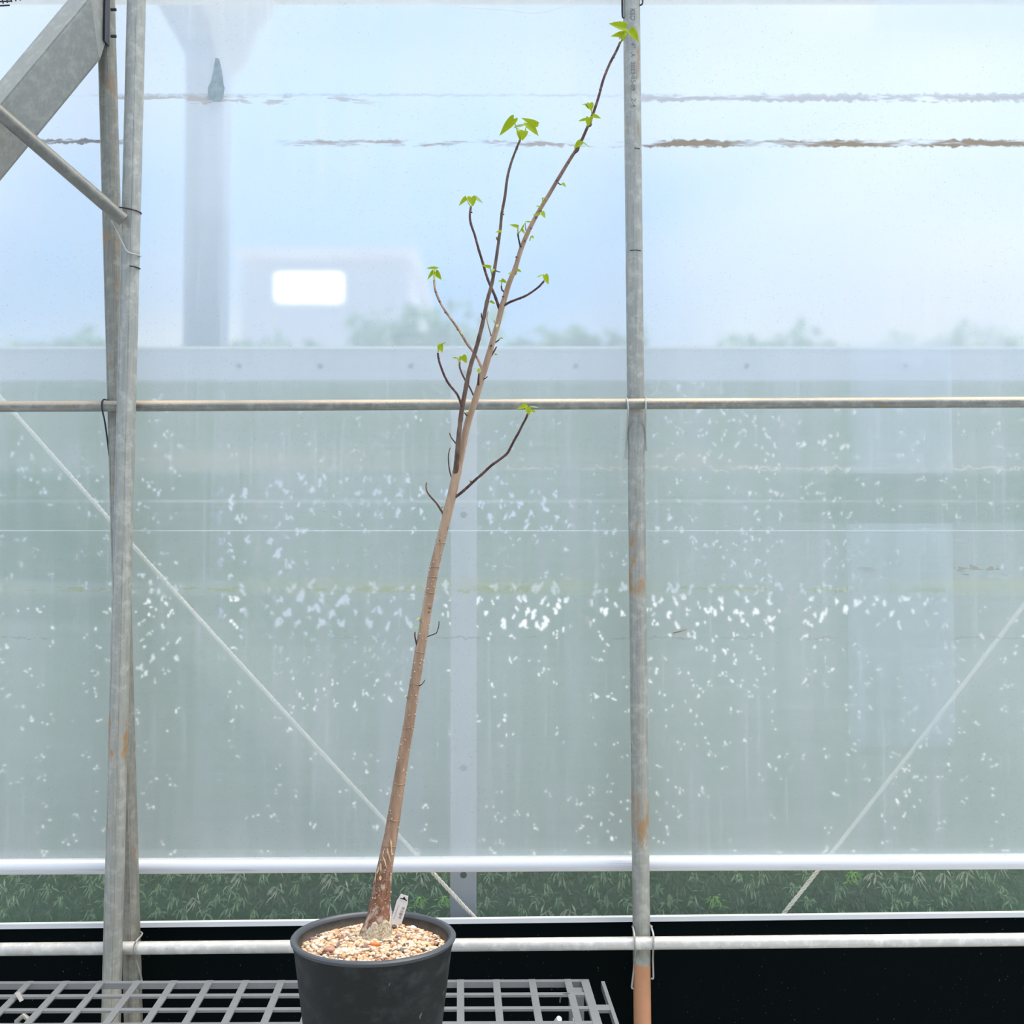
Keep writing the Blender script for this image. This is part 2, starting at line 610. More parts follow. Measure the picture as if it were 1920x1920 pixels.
# two film overlaps that look whiter
for i, (x0, y0, x1, y1) in enumerate(((1640, -60, 2350, 62), (1597, 640, 1783, 888), (1592, 982, 1786, 1400))):
    a = P(x0, y1, Y_FILM - 0.008)
    b = P(x1, y0, Y_FILM - 0.008)
    o = sheet(a.x, b.x, a.z, b.z, Y_FILM - 0.008, 8, 8, 0.001, i).build('film_patch', M_film_patch, smooth=True)
    tag(o, ('whitish film overlap at the upper right corner of the wall',
            'whitish film patch crossing behind the middle pipe at right',
            'tall whitish film patch below the middle pipe at right')[i], 'film patch', 'patches on the film wall')

# dark damp spot where the film is torn
mb = MB()
pts = [(404, 108), (411, 110), (416, 132), (419, 158), (421, 164), (418, 184), (412, 190), (400, 190), (390, 182), (390, 164), (396, 152), (400, 132)]
mb.prism([P(x, y, Y_FILM - 0.009) for x, y in pts], (0, 0.002, 0))
o = mb.build('torn_net_scrap', mat_simple('grey_green_scrap', (0.42, 0.50, 0.53), 0.9, 0, 0.35, 60))
tag(o, 'grey green pointed scrap stuck to the film near the upper left', 'scrap')

# ------------------------------------------------------------------ roll tube under the film
m = new_mat('white_roll_tube')
k = NT(m)
st = k.noise(k.mapping(k.pos(), (6, 60, 160)), 1.0, 4)
col = k.mix(k.ss(st, 0.60, 0.72, 0, 0.55), (0.90, 0.90, 0.93), (0.58, 0.57, 0.60))
k.finish(k.pbsdf(col, 0.35, 0, spec=0.4))
mb = MB()
mb.tube([P(-420, 1628, Y_TUBE), P(960, 1619.5, Y_TUBE), P(2340, 1613, Y_TUBE)], 0.0172, 24)
o = mb.build('roll_up_tube', m, smooth=True)
tag(o, 'white roll up tube wrapped in film along the wall', 'tube')

# ------------------------------------------------------------------ poles and pipes
def pole(name, p0, p1, Y, w, mat, label, seams=True, r=None):
    """p0 upper pixel, p1 lower pixel; stands on the floor, reaches the eaves"""
    a, b = P(*p0, Y), P(*p1, Y)
    d = (a - b)
    top = b + d * ((4.0 - b.z) / d.z)
    bot = b + d * ((0.0 - b.z) / d.z)
    r = w * S(Y) / 2
    e = empty(name, bot)
    MB().tube([bot, bot.lerp(top, 0.5), top], r, 28).build('tube', mat, e, True)
    if seams:
        for ang in (0.35, -0.75):
            off = Vector((math.sin(ang) * r, -math.cos(ang) * r, 0))
            MB().tube([bot + off, top + off], 0.0008, 5).build('weld_seam', M_zinc, e)
    return tag(e, label, 'pole')

pole('steel_pole', (1184, 0), (1204.5, 1920), Y_REAR, 32.5, M_zinc_right, 'upright steel pole with date print and orange painted foot', seams=False)
pole('steel_pole', (256, 0), (210, 1838), Y_FRONT_POLE, 35, M_zinc_front, 'front steel pole of the crossed left pair, rust patch low down')
pole('steel_pole', (201, 100), (248, 1838), Y_REAR, 34, M_zinc_rear, 'brownish rear steel pole of the crossed pair at left')

def hpipe(a, b, Y, w, mat, label):
    p, q = P(a[0], a[1], Y), P(b[0], b[1], Y)
    d = q - p
    p2, q2 = p - d * 0.25, q + d * 0.25
    o = MB().tube([p2, p2.lerp(q2, 0.5), q2], w * S(Y) / 2, 24).build('steel_pipe', mat, smooth=True)
    return tag(o, label, 'pipe')

hpipe((0, 762.5), (1920, 754), Y_PIPE, 20.5, M_pipe_mid, 'rust stained horizontal steel pipe across the middle of the film')
hpipe((0, 1780), (1920, 1761.5), Y_PIPE, 23.5, M_pipe_low, 'pale horizontal steel pipe across the black sheet')
# purlin behind the film at the very top, sagging cable
o = MB().tube([P(-400, -14, 2.76), P(2300, -14, 2.76)], 0.026, 16).build('steel_pipe', M_zinc, smooth=True)
tag(o, 'steel pipe behind the film along the top edge', 'pipe')
pts, rr = smooth_path([P(x, y, 2.80) for x, y in ((700, -30), (830, 2), (880, 13), (960, 18), (1000, 24), (1050, 14), (1120, -12), (1200, -40))], [0.0016] * 8, 4)
o = MB().tube(pts, rr, 6).build('cable', M_wire, smooth=True)
tag(o, 'thin sagging cable behind the film at the top edge', 'cable')

# box beam and brace at upper left
p0, p1 = P(192, 14, 2.605), P(-190, 474, 2.48)
ax = (p1 - p0).normalized()
view = (-(p0 + p1) / 2 + Vector((0, 0, CAM_Z))).normalized()
n1 = (view - ax * view.dot(ax)).normalized()
n2 = ax.cross(n1).normalized()
if n2.x > 0:
    n2 = -n2                                   # points up-left in the picture
phi = math.radians(20)
m1 = n1 * math.cos(phi) - n2 * math.sin(phi)
m2 = n2 * math.cos(phi) + n1 * math.sin(phi)
side = 0.098
def beam_end(base, xcut=None):
    out = []
    for s1, s2 in ((1, 1), (1, -1), (-1, -1), (-1, 1)):
        q = base + m1 * s1 * side / 2 + m2 * s2 * side / 2
        if xcut is not None:
            q = q + ax * ((xcut - q.x) / ax.x)  # cut flush against the pole
        out.append(q)
    return out
e0 = beam_end(p0, P(190, 30, 2.60).x)
e1 = beam_end(p1)
root = empty('box_beam', p0)
bm = bmesh.new()
vv = [bm.verts.new(q) for q in e0 + e1]
for q in ((0, 1, 2, 3), (4, 7, 6, 5), (0, 4, 5, 1), (1, 5, 6, 2), (2, 6, 7, 3), (3, 7, 4, 0)):
    bm.faces.new([vv[i] for i in q])
bmesh.ops.recalc_face_normals(bm, faces=bm.faces)
bmesh.ops.bevel(bm, geom=[e for e in bm.edges if abs((e.verts[0].co - e.verts[1].co).normalized().dot(ax)) > 0.9], offset=0.006, segments=3, affect='EDGES')
me = bpy.data.meshes.new('beam')
bm.to_mesh(me)
bm.free()
link('beam', me, M_beam, root)
mb = MB()
c = P(195.5, 20, 2.605)
mb.box(c + Vector((-0.001, 0.02, 0)), 0.003, 0.03, 0.13)
mb.build('pole_shade_strip', M_wire_dark, root)  # dark strip painting the shade on the rear pole
mb = MB()
for yy in (18, 68):
    q = P(213, yy, 2.62)
    mb.tube([q - Vector((0.006, 0, 0)), q + Vector((0.006, 0, 0))], 0.0035, 6)
mb.build('bolt', M_wire_dark, root)
tag(root, 'square galvanised box beam slanting across the upper left corner', 'beam')

a, b = P(-150, 82, 2.38), P(232, 413, 2.553)
o = MB().tube([a, a.lerp(b, 0.5), b], 0.0145, 24).build('brace_pipe', mat_steel('dull_brace_steel', (0.20, 0.20, 0.175), (0.15, 0.15, 0.13), rust=0.0), smooth=True)
tag(o, 'slanting grey brace pipe tied to the crossed poles', 'pipe')

# black shade net corner at the very top left
mb = MB()
for i in range(10):
    x = -40 + i * 8
    mb.tube([P(x, -30, 2.40), P(x + 6, 14 - i * 1.5, 2.40)], 0.0016, 5)
for j in range(6):
    mb.tube([P(-60, -26 + j * 8, 2.402), P(38 - j * 4, -30 + j * 8, 2.402)], 0.0016, 5)
o = mb.build('shade_net', mat_simple('black_net', (0.02, 0.022, 0.025), 0.7))
tag(o, 'black shade net edge in the top left corner', 'net')

# ------------------------------------------------------------------ wire clips
def clip(pix, label, mat, r=0.0021, close=2):
    """pix: list of (px, py, depth) along one bent wire"""
    pts = [P(x, y, Y) for x, y, Y in pix]
    pts, rr = smooth_path(pts, [r] * len(pts), 4)
    o = MB().tube(pts, rr, 8).build('pipe_clip', mat, smooth=True)
    return tag(o, label, 'wire clip', 'spring wire clips on pipes and poles')

YF = Y_PIPE - 0.016      # just in front of the horizontal pipe
YB = Y_REAR + 0.0245     # just behind the rear poles
YM = Y_REAR - 0.008
clip([(1176, 858, YM), (1173, 857, YM), (1173.5, 842, YM), (1176, 805, YM), (1177.5, 772, YF + 0.003), (1177.5, 762, YF), (1176, 750, YF + 0.004), (1174.5, 746.5, Y_PIPE + 0.01),
      (1174, 746, YB), (1180, 744, YB + 0.001), (1205, 744, YB + 0.001), (1211, 746, YB), (1211, 747, Y_PIPE + 0.01), (1211, 751, YF + 0.004), (1211, 762, YF), (1210.5, 772, YF + 0.003), (1210.5, 805, YM), (1212, 840, YM), (1211, 844, YM), (1208, 845, YM)],
     'grey wire clip holding the middle pipe to the upright pole', M_wire)
clip([(1188, 1853, YM), (1184.5, 1851, YM), (1187, 1830, YM), (1190, 1800, YM), (1191, 1777, YF + 0.003), (1190.5, 1765, YF), (1189, 1752, YF + 0.005), (1187, 1740, Y_PIPE + 0.01),
      (1186, 1737, YB), (1192, 1735, YB + 0.001), (1216, 1735, YB + 0.001), (1222, 1737, YB), (1221.5, 1739, Y_PIPE + 0.01), (1225, 1752, YF + 0.005), (1225.5, 1765, YF), (1225, 1777, YF + 0.003), (1224, 1800, YM), (1225, 1829, YM), (1224, 1835, YM), (1221, 1834, YM)],
     'pale wire clip holding the lower pipe to the orange footed pole', M_wire)
clip([(1170, 33, YM), (1167, 30, YM), (1166.5, 0, YM), (1167, -40, YF), (1170, -48, YB), (1186, -50, YB + 0.001), (1202, -48, YB), (1205, -40, YF), (1205, -6, YM), (1204.5, 7, YM), (1199, 10, YM)],
     'dark wire clip on the upright pole at the top edge', M_wire_dark, 0.0019)
clip([(212, 862, YM), (207, 860, YM), (204.5, 852, YM), (200, 815, YM), (196, 788, YM), (193, 775, YF + 0.003), (191, 763, YF), (191.5, 753, YF + 0.004), (195, 749, Y_PIPE + 0.008), (201, 750, YB), (214, 750, YB + 0.001), (236, 751, YB)],
     'dark hanging wire clip on the middle pipe beside the left poles', M_wire_dark, 0.0019)
clip([(258, 1746, YB), (266, 1749, YM + 0.005), (265, 1754, YM - 0.01), (257, 1763, YF), (252, 1772, YF - 0.001), (251.5, 1786, YF), (255, 1798, YM - 0.016), (260, 1815, YM - 0.016), (265, 1834, YM - 0.004), (268, 1850, YM)],
     'pale wire clip on the lower pipe beside the left poles', M_wire, 0.0019)
YA = Y_FRONT_POLE
clip([(215, 388, YA - 0.012), (226, 389, YA - 0.022), (240, 391, YA - 0.0235), (252, 394, YA - 0.021), (262, 398, YA - 0.008), (264.5, 400, YA), (262, 402, YA + 0.016), (245, 400, YA + 0.024), (228, 396, YA + 0.02)],
     'dark tie wire ring round the front pole above the brace end', M_wire_dark, 0.0016)
clip([(208, 414, YA - 0.03), (214, 422, YA - 0.03), (226, 448, YA - 0.026), (236, 468, YA - 0.0225), (243, 474, YA - 0.0225), (254, 477, YA - 0.018), (262, 480, YA - 0.004), (262, 481, YA + 0.01), (246, 480, YA + 0.023)],
     'slanting tie wire wrapped round the front pole below the brace', M_wire, 0.0017)
clip([(243, 498.5, YA - 0.0225), (252, 500, YA - 0.019), (261, 503, YA - 0.004), (261, 504, YA + 0.01), (246, 503, YA + 0.023)],
     'short tie wire end on the front pole, lowest of three', M_wire_dark, 0.0016)

# ------------------------------------------------------------------ print on the upright pole
def text_mesh(s, size, extrude=0.0):
    cu = bpy.data.curves.new('print', 'FONT')
    cu.body = s
    cu.size = size
    cu.extrude = extrude
    cu.resolution_u = 3
    t = bpy.data.objects.new('print', cu)
    COL.objects.link(t)
    dg = bpy.context.evaluated_depsgraph_get()
    dg.update()
    me = bpy.data.meshes.new_from_object(t.evaluated_get(dg))
    bpy.data.objects.remove(t)
    bpy.data.curves.remove(cu)
    return me

M_ink = mat_simple('grey_ink', (0.19, 0.195, 0.185), 0.7)
M_ink_black = mat_simple('black_ink', (0.012, 0.010, 0.014), 0.7)
M_ink_pale = mat_simple('pale_grey_ink', (0.48, 0.48, 0.48), 0.7)
pole_root = [o for o in bpy.data.objects if o.name == 'steel_pole'][0]
pr = 32.5 * S(Y_REAR) / 2
def pole_print(s, py, size=0.0155):
    me = text_mesh(s, size)
    top = P(1184 + 20.5 * py / 1920, py, Y_REAR)
    for v in me.vertices:
        lx, ly = v.co.x, v.co.y          # text runs downwards, letter tops to the right
        ang = (ly - 0.0048) / pr
        v.co = (top.x + math.sin(ang) * (pr + 0.0004) + lx * 0.0107, Y_REAR - math.cos(ang) * (pr + 0.0004), top.z - lx)
    link('printed_text', me, M_ink, pole_root)
pole_print('KSD', 22)
pole_print('1/4"', 76)
pole_print('A', 105)
pole_print('2023-05-09', 122, 0.0142)
pole_print('2-4', 190)
for (py, w) in ((283, 0.013), (473, 0.026)):
    top = P(1184 + 20.5 * py / 1920, py, Y_REAR)
    mb = MB()
    pts = [(top.x + math.sin(t) * (pr + 0.0003), Y_REAR - math.cos(t) * (pr + 0.0003), top.z) for t in np.linspace(0.05 if w < 0.02 else -0.6, 0.75, 8)]
    mb.tube(pts, 0.0008, 5)
    mb.build('pen_mark', M_ink_black, pole_root)

# ------------------------------------------------------------------ outside: post, ropes
root = empty('flat_post', P(869, 1719, Y_POST) * 1.0)
root.location.z = 0
zt = P(869, 652, Y_POST).z
xl, xr = P(845, 1200, Y_POST).x, P(893, 1200, Y_POST).x
mb = MB()
mb.box(((xl + xr) / 2, Y_POST + 0.012, zt / 2), xr - xl, 0.024, zt)
mb.build('post', M_post, root)
for py in (700, 965, 1440, 1641):
    q = P(869, py, Y_POST)
    MB().tube([Vector((q.x, Y_POST - 0.0004, q.z)), Vector((q.x, Y_POST + 0.003, q.z))], 0.0078, 20).build('bolt_hole', M_post_hole, root)
tag(root, 'flat grey steel post with bolt holes behind the film', 'post')

def rope(a, b, label, r=0.0047):
    pa, pb = P(*a, Y_ROPE), P(*b, Y_ROPE)
    d = pb - pa
    L = d.length
    t = d.normalized()
    n1 = t.cross(Vector((0, 1, 0))).normalized()
    n2 = t.cross(n1)
    n = int(L / 0.0045)
    mb = MB()
    for s in range(3):
        pts = []
        for i in range(n + 1):
            u = i / n
            ang = 2 * math.pi * (u * L / 0.034 + s / 3)
            sag = Vector((0, 0, -0.012 * math.sin(math.pi * u)))
            pts.append(pa + d * u + sag + (n1 * math.cos(ang) + n2 * math.sin(ang)) * r * 0.58)
        mb.tube(pts, r * 0.50, 6)
    o = mb.build('rope', M_rope, smooth=True)
    return tag(o, label, 'rope')
rope((-190, 530), (950, 1785), 'cream twisted rope slanting down from the left behind the film')
rope((2160, 815), (1400, 1800), 'cream twisted rope slanting down from the right behind the film')

# ------------------------------------------------------------------ outside: hedge screen with rail
m = new_mat('dark_hedge_backing')
k = NT(m)
n = k.noise(k.pos(), 60, 4)
k.finish(k.pbsdf(k.mix(n, (0.11, 0.225, 0.11), (0.20, 0.36, 0.175)), 0.8, spec=0.2))
M_back = m
def mat_leaf(name, c1, c2, trans=0.3):
    m = new_mat(name)
    k = NT(m)
    g = k.n('ShaderNodeNewGeometry')
    col = k.mix(g.outputs['Random Per Island'], c1, c2)
    p = k.pbsdf(col, 0.42, spec=0.5)
    t = k.n('ShaderNodeBsdfTranslucent')
    k.set(t.inputs['Color'], col)
    k.finish(k.mixs(trans, p, t.outputs[0]))
    return m
M_hleaf = mat_leaf('artificial_leaf', (0.12, 0.25, 0.11), (0.50, 0.68, 0.38), 0.2)
M_hleaf_dark = mat_leaf('artificial_leaf_dark', (0.06, 0.13, 0.065), (0.22, 0.33, 0.18), 0.2)
M_hleaf_pale = mat_leaf('artificial_leaf_faded', (0.18, 0.28, 0.14), (0.80, 0.82, 0.62), 0.2)
M_hleaf_lime = mat_leaf('artificial_leaf_lime', (0.22, 0.55, 0.08), (0.55, 0.85, 0.25), 0.3)

hz1 = P(960, 716, Y_HEDGE).z
hz0 = 0.02
hx0, hx1 = -2.2, 2.2
hedge = empty('hedge_screen', (0, Y_HEDGE, 0))
tag(hedge, 'green artificial leaf hedge screen standing beyond the film wall', 'hedge')

def glint(px, py):
    """how much daylight leaks through the screen here (0..1), as the photograph shows"""
    g = 0.07
    if 1085 <= py <= 1172 and 408 <= px <= 1600:
        g = max(g, 1.0)
    if 1120 <= py <= 1160 and 1600 <= px <= 1750:
        g = max(g, 0.8)
    if 905 <= py <= 1090 and 408 <= px <= 500 + 0.35 * (py - 905):
        g = max(g, 0.85)
    if 895 <= py <= 1000 and 490 <= px <= 1010 + 1.9 * max(0, py - 895):
        g = max(g, 0.62)
    if 940 <= py <= 1090 and abs(px - (1180 + (py - 960) * 2.2)) < 60:
        g = max(g, 0.5)
    if 715 <= py <= 860 and 1240 <= px <= 1610:
        g = max(g, 0.45)
    if 1050 <= py <= 1265 and 250 <= px <= 342:
        g = max(g, 0.6)
    if 1172 < py <= 1330 and 408 <= px <= 1540:
        g = max(g, 0.30 if py < 1230 else 0.17)
    if 735 <= py <= 960 and px < 420:
        g = max(g, 0.20)
    if 860 <= py <= 1085 and 1400 <= px <= 1480:
        g = max(g, 0.4)
    if 1400 <= py:
        g = 0.03
    return g

# lattice of tuft nodes
SP = S(Y_HEDGE)
dx = 42 * SP
dz = 22.4 * SP
nodes = []
row = 0
z = hz1 - 0.01
while z > hz0 + 0.03:
    x = hx0 + (dx / 2 if row % 2 else 0)
    while x < hx1:
        nodes.append((x + R.uniform(-0.006, 0.006), z + R.uniform(-0.004, 0.004), row))
        x += dx
    z -= dz
    row += 1

def to_px(x, z, Y=Y_HEDGE):
    v = Vector((x, Y, z - CAM_Z))
    fwd = v.y * CT + v.z * ST
    up = -v.y * ST + v.z * CT
    return 960 + F_PX * v.x / fwd, 960 - F_PX * up / fwd

# backing: a woven sheet of small cells, opened where daylight leaks through
CELL = 0.0045
nx = int((hx1 - hx0) / CELL)
nz = int((hz1 - hz0) / CELL)
gone = np.zeros((nz, nx), bool)
open_nodes = set()
for ni, (x, z, rw) in enumerate(nodes):
    px, py = to_px(x, z)
    if not (-350 < px < 2270 and py < 1640):
        continue
    g = glint(px, py)
    if R.random() > 0.22 + 0.95 * g ** 0.55:
        continue
    size = 0.0032 + 0.0064 * g * R.uniform(0.4, 1.35)
    if g >= 0.12:
        open_nodes.add(ni)
    for q in range(R.choice((2, 3, 4, 5))):
        cx = x + R.gauss(0, 0.0085)
        cz = z + R.gauss(0, 0.0075)
        lean = R.choice((-1, 1)) * R.uniform(0.2, 1.0)
        s = size * R.uniform(0.45, 1.0)
        i0 = int((cx - hx0) / CELL)
        j0 = int((cz - hz0) / CELL)
        if 0 <= i0 < nx and 0 <= j0 < nz:
            gone[j0, i0] = True
        w = int(s / CELL * 2) + 2
        for jj in range(j0 - w, j0 + w + 1):
            for ii in range(i0 - w, i0 + w + 1):
                if 0 <= ii < nx and 0 <= jj < nz:
                    ux = hx0 + (ii + .5) * CELL - cx
                    uz = hz0 + (jj + .5) * CELL - cz
                    ux -= uz * lean * 0.6
                    if (ux / (s * 0.62)) ** 2 + (uz / (s * 1.15)) ** 2 < 1:
                        gone[jj, ii] = True
xs = hx0 + np.arange(nx + 1) * CELL
zs = hz0 + np.arange(nz + 1) * CELL
gx, gz = np.meshgrid(xs, zs)
gx = gx + NR.uniform(-0.0015, 0.0015, gx.shape)
gz = gz + NR.uniform(-0.0015, 0.0015, gx.shape)
gy = Y_HEDGE + NR.uniform(-0.003, 0.003, gx.shape)
vco = np.stack([gx, gy, gz], -1).reshape(-1, 3)
jj, ii = np.nonzero(~gone)
a = jj * (nx + 1) + ii
faces = np.stack([a, a + 1, a + nx + 2, a + nx + 1], -1)
me = bpy.data.meshes.new('backing')
me.vertices.add(len(vco))
me.vertices.foreach_set('co', vco.astype(np.float32).ravel())
me.loops.add(faces.size)
me.loops.foreach_set('vertex_index', faces.astype(np.int32).ravel())
me.polygons.add(len(faces))
me.polygons.foreach_set('loop_start', np.arange(0, faces.size, 4, dtype=np.int32))
me.polygons.foreach_set('loop_total', np.full(len(faces), 4, dtype=np.int32))
me.update()
me.validate()
link('backing', me, M_back, hedge)

def tuft_geo(mb, x, y, z, n=11, sc=1.0, rnd=R):
    """narrow leaves fanning down and out from one node, a few strays"""
    for q in range(n):
        stray = rnd.random() < 0.3
        a = rnd.uniform(-2.6, 2.6) if stray else rnd.gauss(0, 0.75)
        L = rnd.uniform(0.012, 0.034) * sc
        w = rnd.uniform(0.0010, 0.0030) * sc
        d = Vector((math.sin(a), -rnd.uniform(0.1, 1.1), -math.cos(a))).normalized()
        sidev = d.cross(Vector((rnd.uniform(-0.8, 0.8), -1, rnd.uniform(-0.4, 1.0)))).normalized()
        sp = 0.022 if stray else 0.010
        b = Vector((x + rnd.uniform(-sp, sp), y - 0.004 - rnd.uniform(0, 0.02), z + rnd.uniform(-sp, sp)))
        mid = b + d * L * 0.5
        tip = b + d * L + Vector((0, 0, -L * 0.12))
        mb.add([b, mid + sidev * w, tip, mid - sidev * w], [(0, 1, 2), (0, 2, 3)])

tuft_meshes = []
for i in range(14):
    mb = MB()
    tuft_geo(mb, 0, 0, 0, 24, 1.0)
    me = bpy.data.meshes.new('leaf_tuft')
    me.from_pydata(mb.v, [], mb.f)
    me.materials.append(M_hleaf if i < 6 else (M_hleaf_dark if i < 12 else M_hleaf_pale if i < 13 else M_hleaf_lime))
    tuft_meshes.append(me)

rest = MB()
n_part = 0
for ni, (x, z, rw) in enumerate(nodes):
    px, py = to_px(x, z)
    if 1612 <= py <= 1728 and -30 <= px <= 1950 and n_part < 300:
        o = bpy.data.objects.new('leaf_tuft', R.choice(tuft_meshes[:13]) if R.random() > 0.02 else tuft_meshes[13])
        COL.objects.link(o)
        o.location = (x, Y_HEDGE - 0.004, z + 0.01)
        o.scale = (R.uniform(0.85, 1.25) * R.choice((-1, 1)), 1, R.uniform(0.85, 1.2))
        o.parent = hedge
        o.matrix_parent_inverse = Matrix.Translation(hedge.location).inverted()
        n_part += 1
    elif py < 1900 and -500 < px < 2420:
        if ni in open_nodes:
            continue
        tuft_geo(rest, x, Y_HEDGE - 0.004, z + 0.01, 6, 1.0)
me = bpy.data.meshes.new('leaf_tufts_far_up')
me.from_pydata(rest.v, [], rest.f)
me.materials.append(M_hleaf_dark)
o = link('leaf_cover', me, None, hedge)
o['kind'] = 'stuff'

# scattered fallen lime sprigs are part of the screen; frame rail along its top
rail = empty('fence_rail', (0, Y_RAIL, 0))
za, zb = P(960, 655, Y_RAIL).z, P(960, 712, Y_RAIL).z
M_rail = mat_simple('lavender_grey_rail', (0.60, 0.61, 0.70), 0.6, 0.0, 0.06, 4)
mb = MB()
mb.box((0, Y_RAIL + 0.02, (za + zb) / 2), 4.6, 0.05, za - zb)
mb.build('rail_board', M_rail, rail)
mb = MB()
mb.box((0, Y_RAIL + 0.015, za + 0.0035), 4.6, 0.066, 0.007)
mb.build('rail_cap', M_alu, rail)
for px in (448, 600, 770, 1080, 1400, 1700):
    q = P(px, 686, Y_RAIL)
    MB().tube([Vector((q.x, Y_RAIL - 0.010, q.z)), Vector((q.x, Y_RAIL, q.z))], 0.0065, 14).build('bolt_head', M_post_hole, rail)
for x in (-2.15, 2.15):
    MB().box((x, Y_RAIL + 0.02, zb / 2), 0.05, 0.04, zb).build('rail_post', M_back if abs(x) < 2 else M_rail, rail)
tag(rail, 'lavender grey horizontal fence rail above the hedge screen', 'fence')

# ------------------------------------------------------------------ outside: column with fanned head, far building, trees
YC = 4.6
root = empty('outdoor_column', (P(377, 300, YC).x, YC, 0))
M_colm = mat_simple('blue_grey_column', (0.15, 0.21, 0.33), 0.6, 0, 0.08, 3)
xl, xr = P(341, 300, YC).x, P(413, 300, YC).x
zt = P(377, -120, YC).z
MB().box(((xl + xr) / 2, YC + 0.06, zt / 2), xr - xl, 0.12, zt).build('shaft', M_colm, root)
outl = [P(x, y, YC - 0.01) for x, y in ((290, 0), (342, 92), (342, 130), (392, 130), (376, 60), (345, -80), (240, -90))]
MB().prism(outl, (0, 0.05, 0)).build('bracket', M_colm, root)
outl = [P(x, y, YC - 0.07) for x, y in ((365, -60), (392, 60), (404, 110), (428, 128), (452, 104), (470, 50), (500, 10), (530, -60))]
MB().prism(outl, (0, 0.05, 0)).build('bracket', mat_simple('warm_grey_bracket', (0.34, 0.33, 0.32), 0.7), root)
tag(root, 'blue grey column with fanned brackets seen through the film at left', 'column')

YB2 = 16.0
bl = empty('far_building', (P(600, 800, YB2).x, YB2, 0))
M_wall = mat_simple('lavender_plaster', (0.55, 0.56, 0.66), 0.9, 0, 0.04, 1)
a, b = P(446, 474, YB2), P(765, 474, YB2)
MB().box(((a.x + b.x) / 2, YB2 + 2, a.z / 2), b.x - a.x, 4, a.z).build('wall', M_wall, bl)
MB().box(((a.x + b.x) / 2, YB2 + 1.9, a.z + 0.05), b.x - a.x + 0.2, 4.3, 0.1).build('roof', mat_simple('pale_roof', (0.6, 0.6, 0.68), 0.8), bl)
tag(bl, 'low pale lavender building with a glowing white panel beyond the fence', 'building')
m = new_mat('white_glow_panel')  # emissive stand-in for a bright white rectangle, source unknown
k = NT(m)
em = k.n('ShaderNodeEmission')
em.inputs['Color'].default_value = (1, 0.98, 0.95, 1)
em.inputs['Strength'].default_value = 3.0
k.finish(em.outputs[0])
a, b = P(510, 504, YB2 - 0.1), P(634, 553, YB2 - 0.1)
wf = MB().box(((a.x + b.x) / 2, YB2 - 0.02, (a.z + b.z) / 2), b.x - a.x + 0.08, 0.06, a.z - b.z + 0.08).build('panel_frame', M_alu, bl)
MB().box(((a.x + b.x) / 2, YB2 - 0.06, (a.z + b.z) / 2), b.x - a.x, 0.03, a.z - b.z).build('glow_pane', m, wf)

M_tleaf = mat_leaf('yard_tree_leaf', (0.10, 0.24, 0.16), (0.24, 0.42, 0.26), 0.35)
M_bark2 = mat_simple('yard_tree_bark', (0.16, 0.12, 0.09), 0.9)
def far_tree(px, py_top, Y, wpx, label, py_bot=770):
    top = P(px, py_top, Y)
    bot = P(px, py_bot, Y)
    w = wpx * S(Y) / 2
    h = (top.z - bot.z) / 2
    cz = (top.z + bot.z) / 2
    root = empty('yard_tree', (top.x, Y, 0))
    MB().tube([(top.x, Y, 0), (top.x + 0.05, Y, cz * 0.6), (top.x, Y, cz)], [0.09, 0.07, 0.04], 8).build('trunk', M_bark2, root, True)
    mb = MB()
    rr = random.Random(int(px))
    for i in range(1500):
        u = Vector((rr.gauss(0, 1), rr.gauss(0, 1), rr.gauss(0, 1))).normalized() * (rr.random() ** 0.4)
        lump = 1 + 0.22 * math.sin(u.x * 9 + px) * math.cos(u.z * 7 + px)
        c = Vector((top.x + u.x * w * lump, Y + u.y * w * 0.5, cz + u.z * h * lump))
        t = Vector((rr.uniform(-1, 1), rr.uniform(-1, 1), rr.uniform(-1, 0.6))).normalized()
        s = t.cross(Vector((rr.uniform(-1, 1), rr.uniform(-1, 1), 1))).normalized()
        L = rr.uniform(0.07, 0.15)
        mb.add([c, c + t * L * .5 + s * L * .3, c + t * L, c + t * L * .5 - s * L * .3], [(0, 1, 2, 3)])
    me = bpy.data.meshes.new('foliage')
    me.from_pydata(mb.v, [], mb.f)
    me.materials.append(M_tleaf)
    o = link('foliage', me, None, root)
    o['kind'] = 'stuff'
    tag(root, label, 'tree', 'trees beyond the fence')
far_tree(110, 634, 9, 420, 'low tree crown above the fence at the far left')
far_tree(470, 636, 9.5, 330, 'low tree crown between the column and the lavender building')
far_tree(800, 560, 10, 330, 'taller tree crown right of the lavender building')
far_tree(1080, 610, 8.0, 300, 'rounded tree crown left of the upright pole')
far_tree(1480, 618, 10, 360, 'wide low tree crown right of the upright pole')
far_tree(1830, 608, 12.5, 380, 'low tree crown above the fence at the far right')

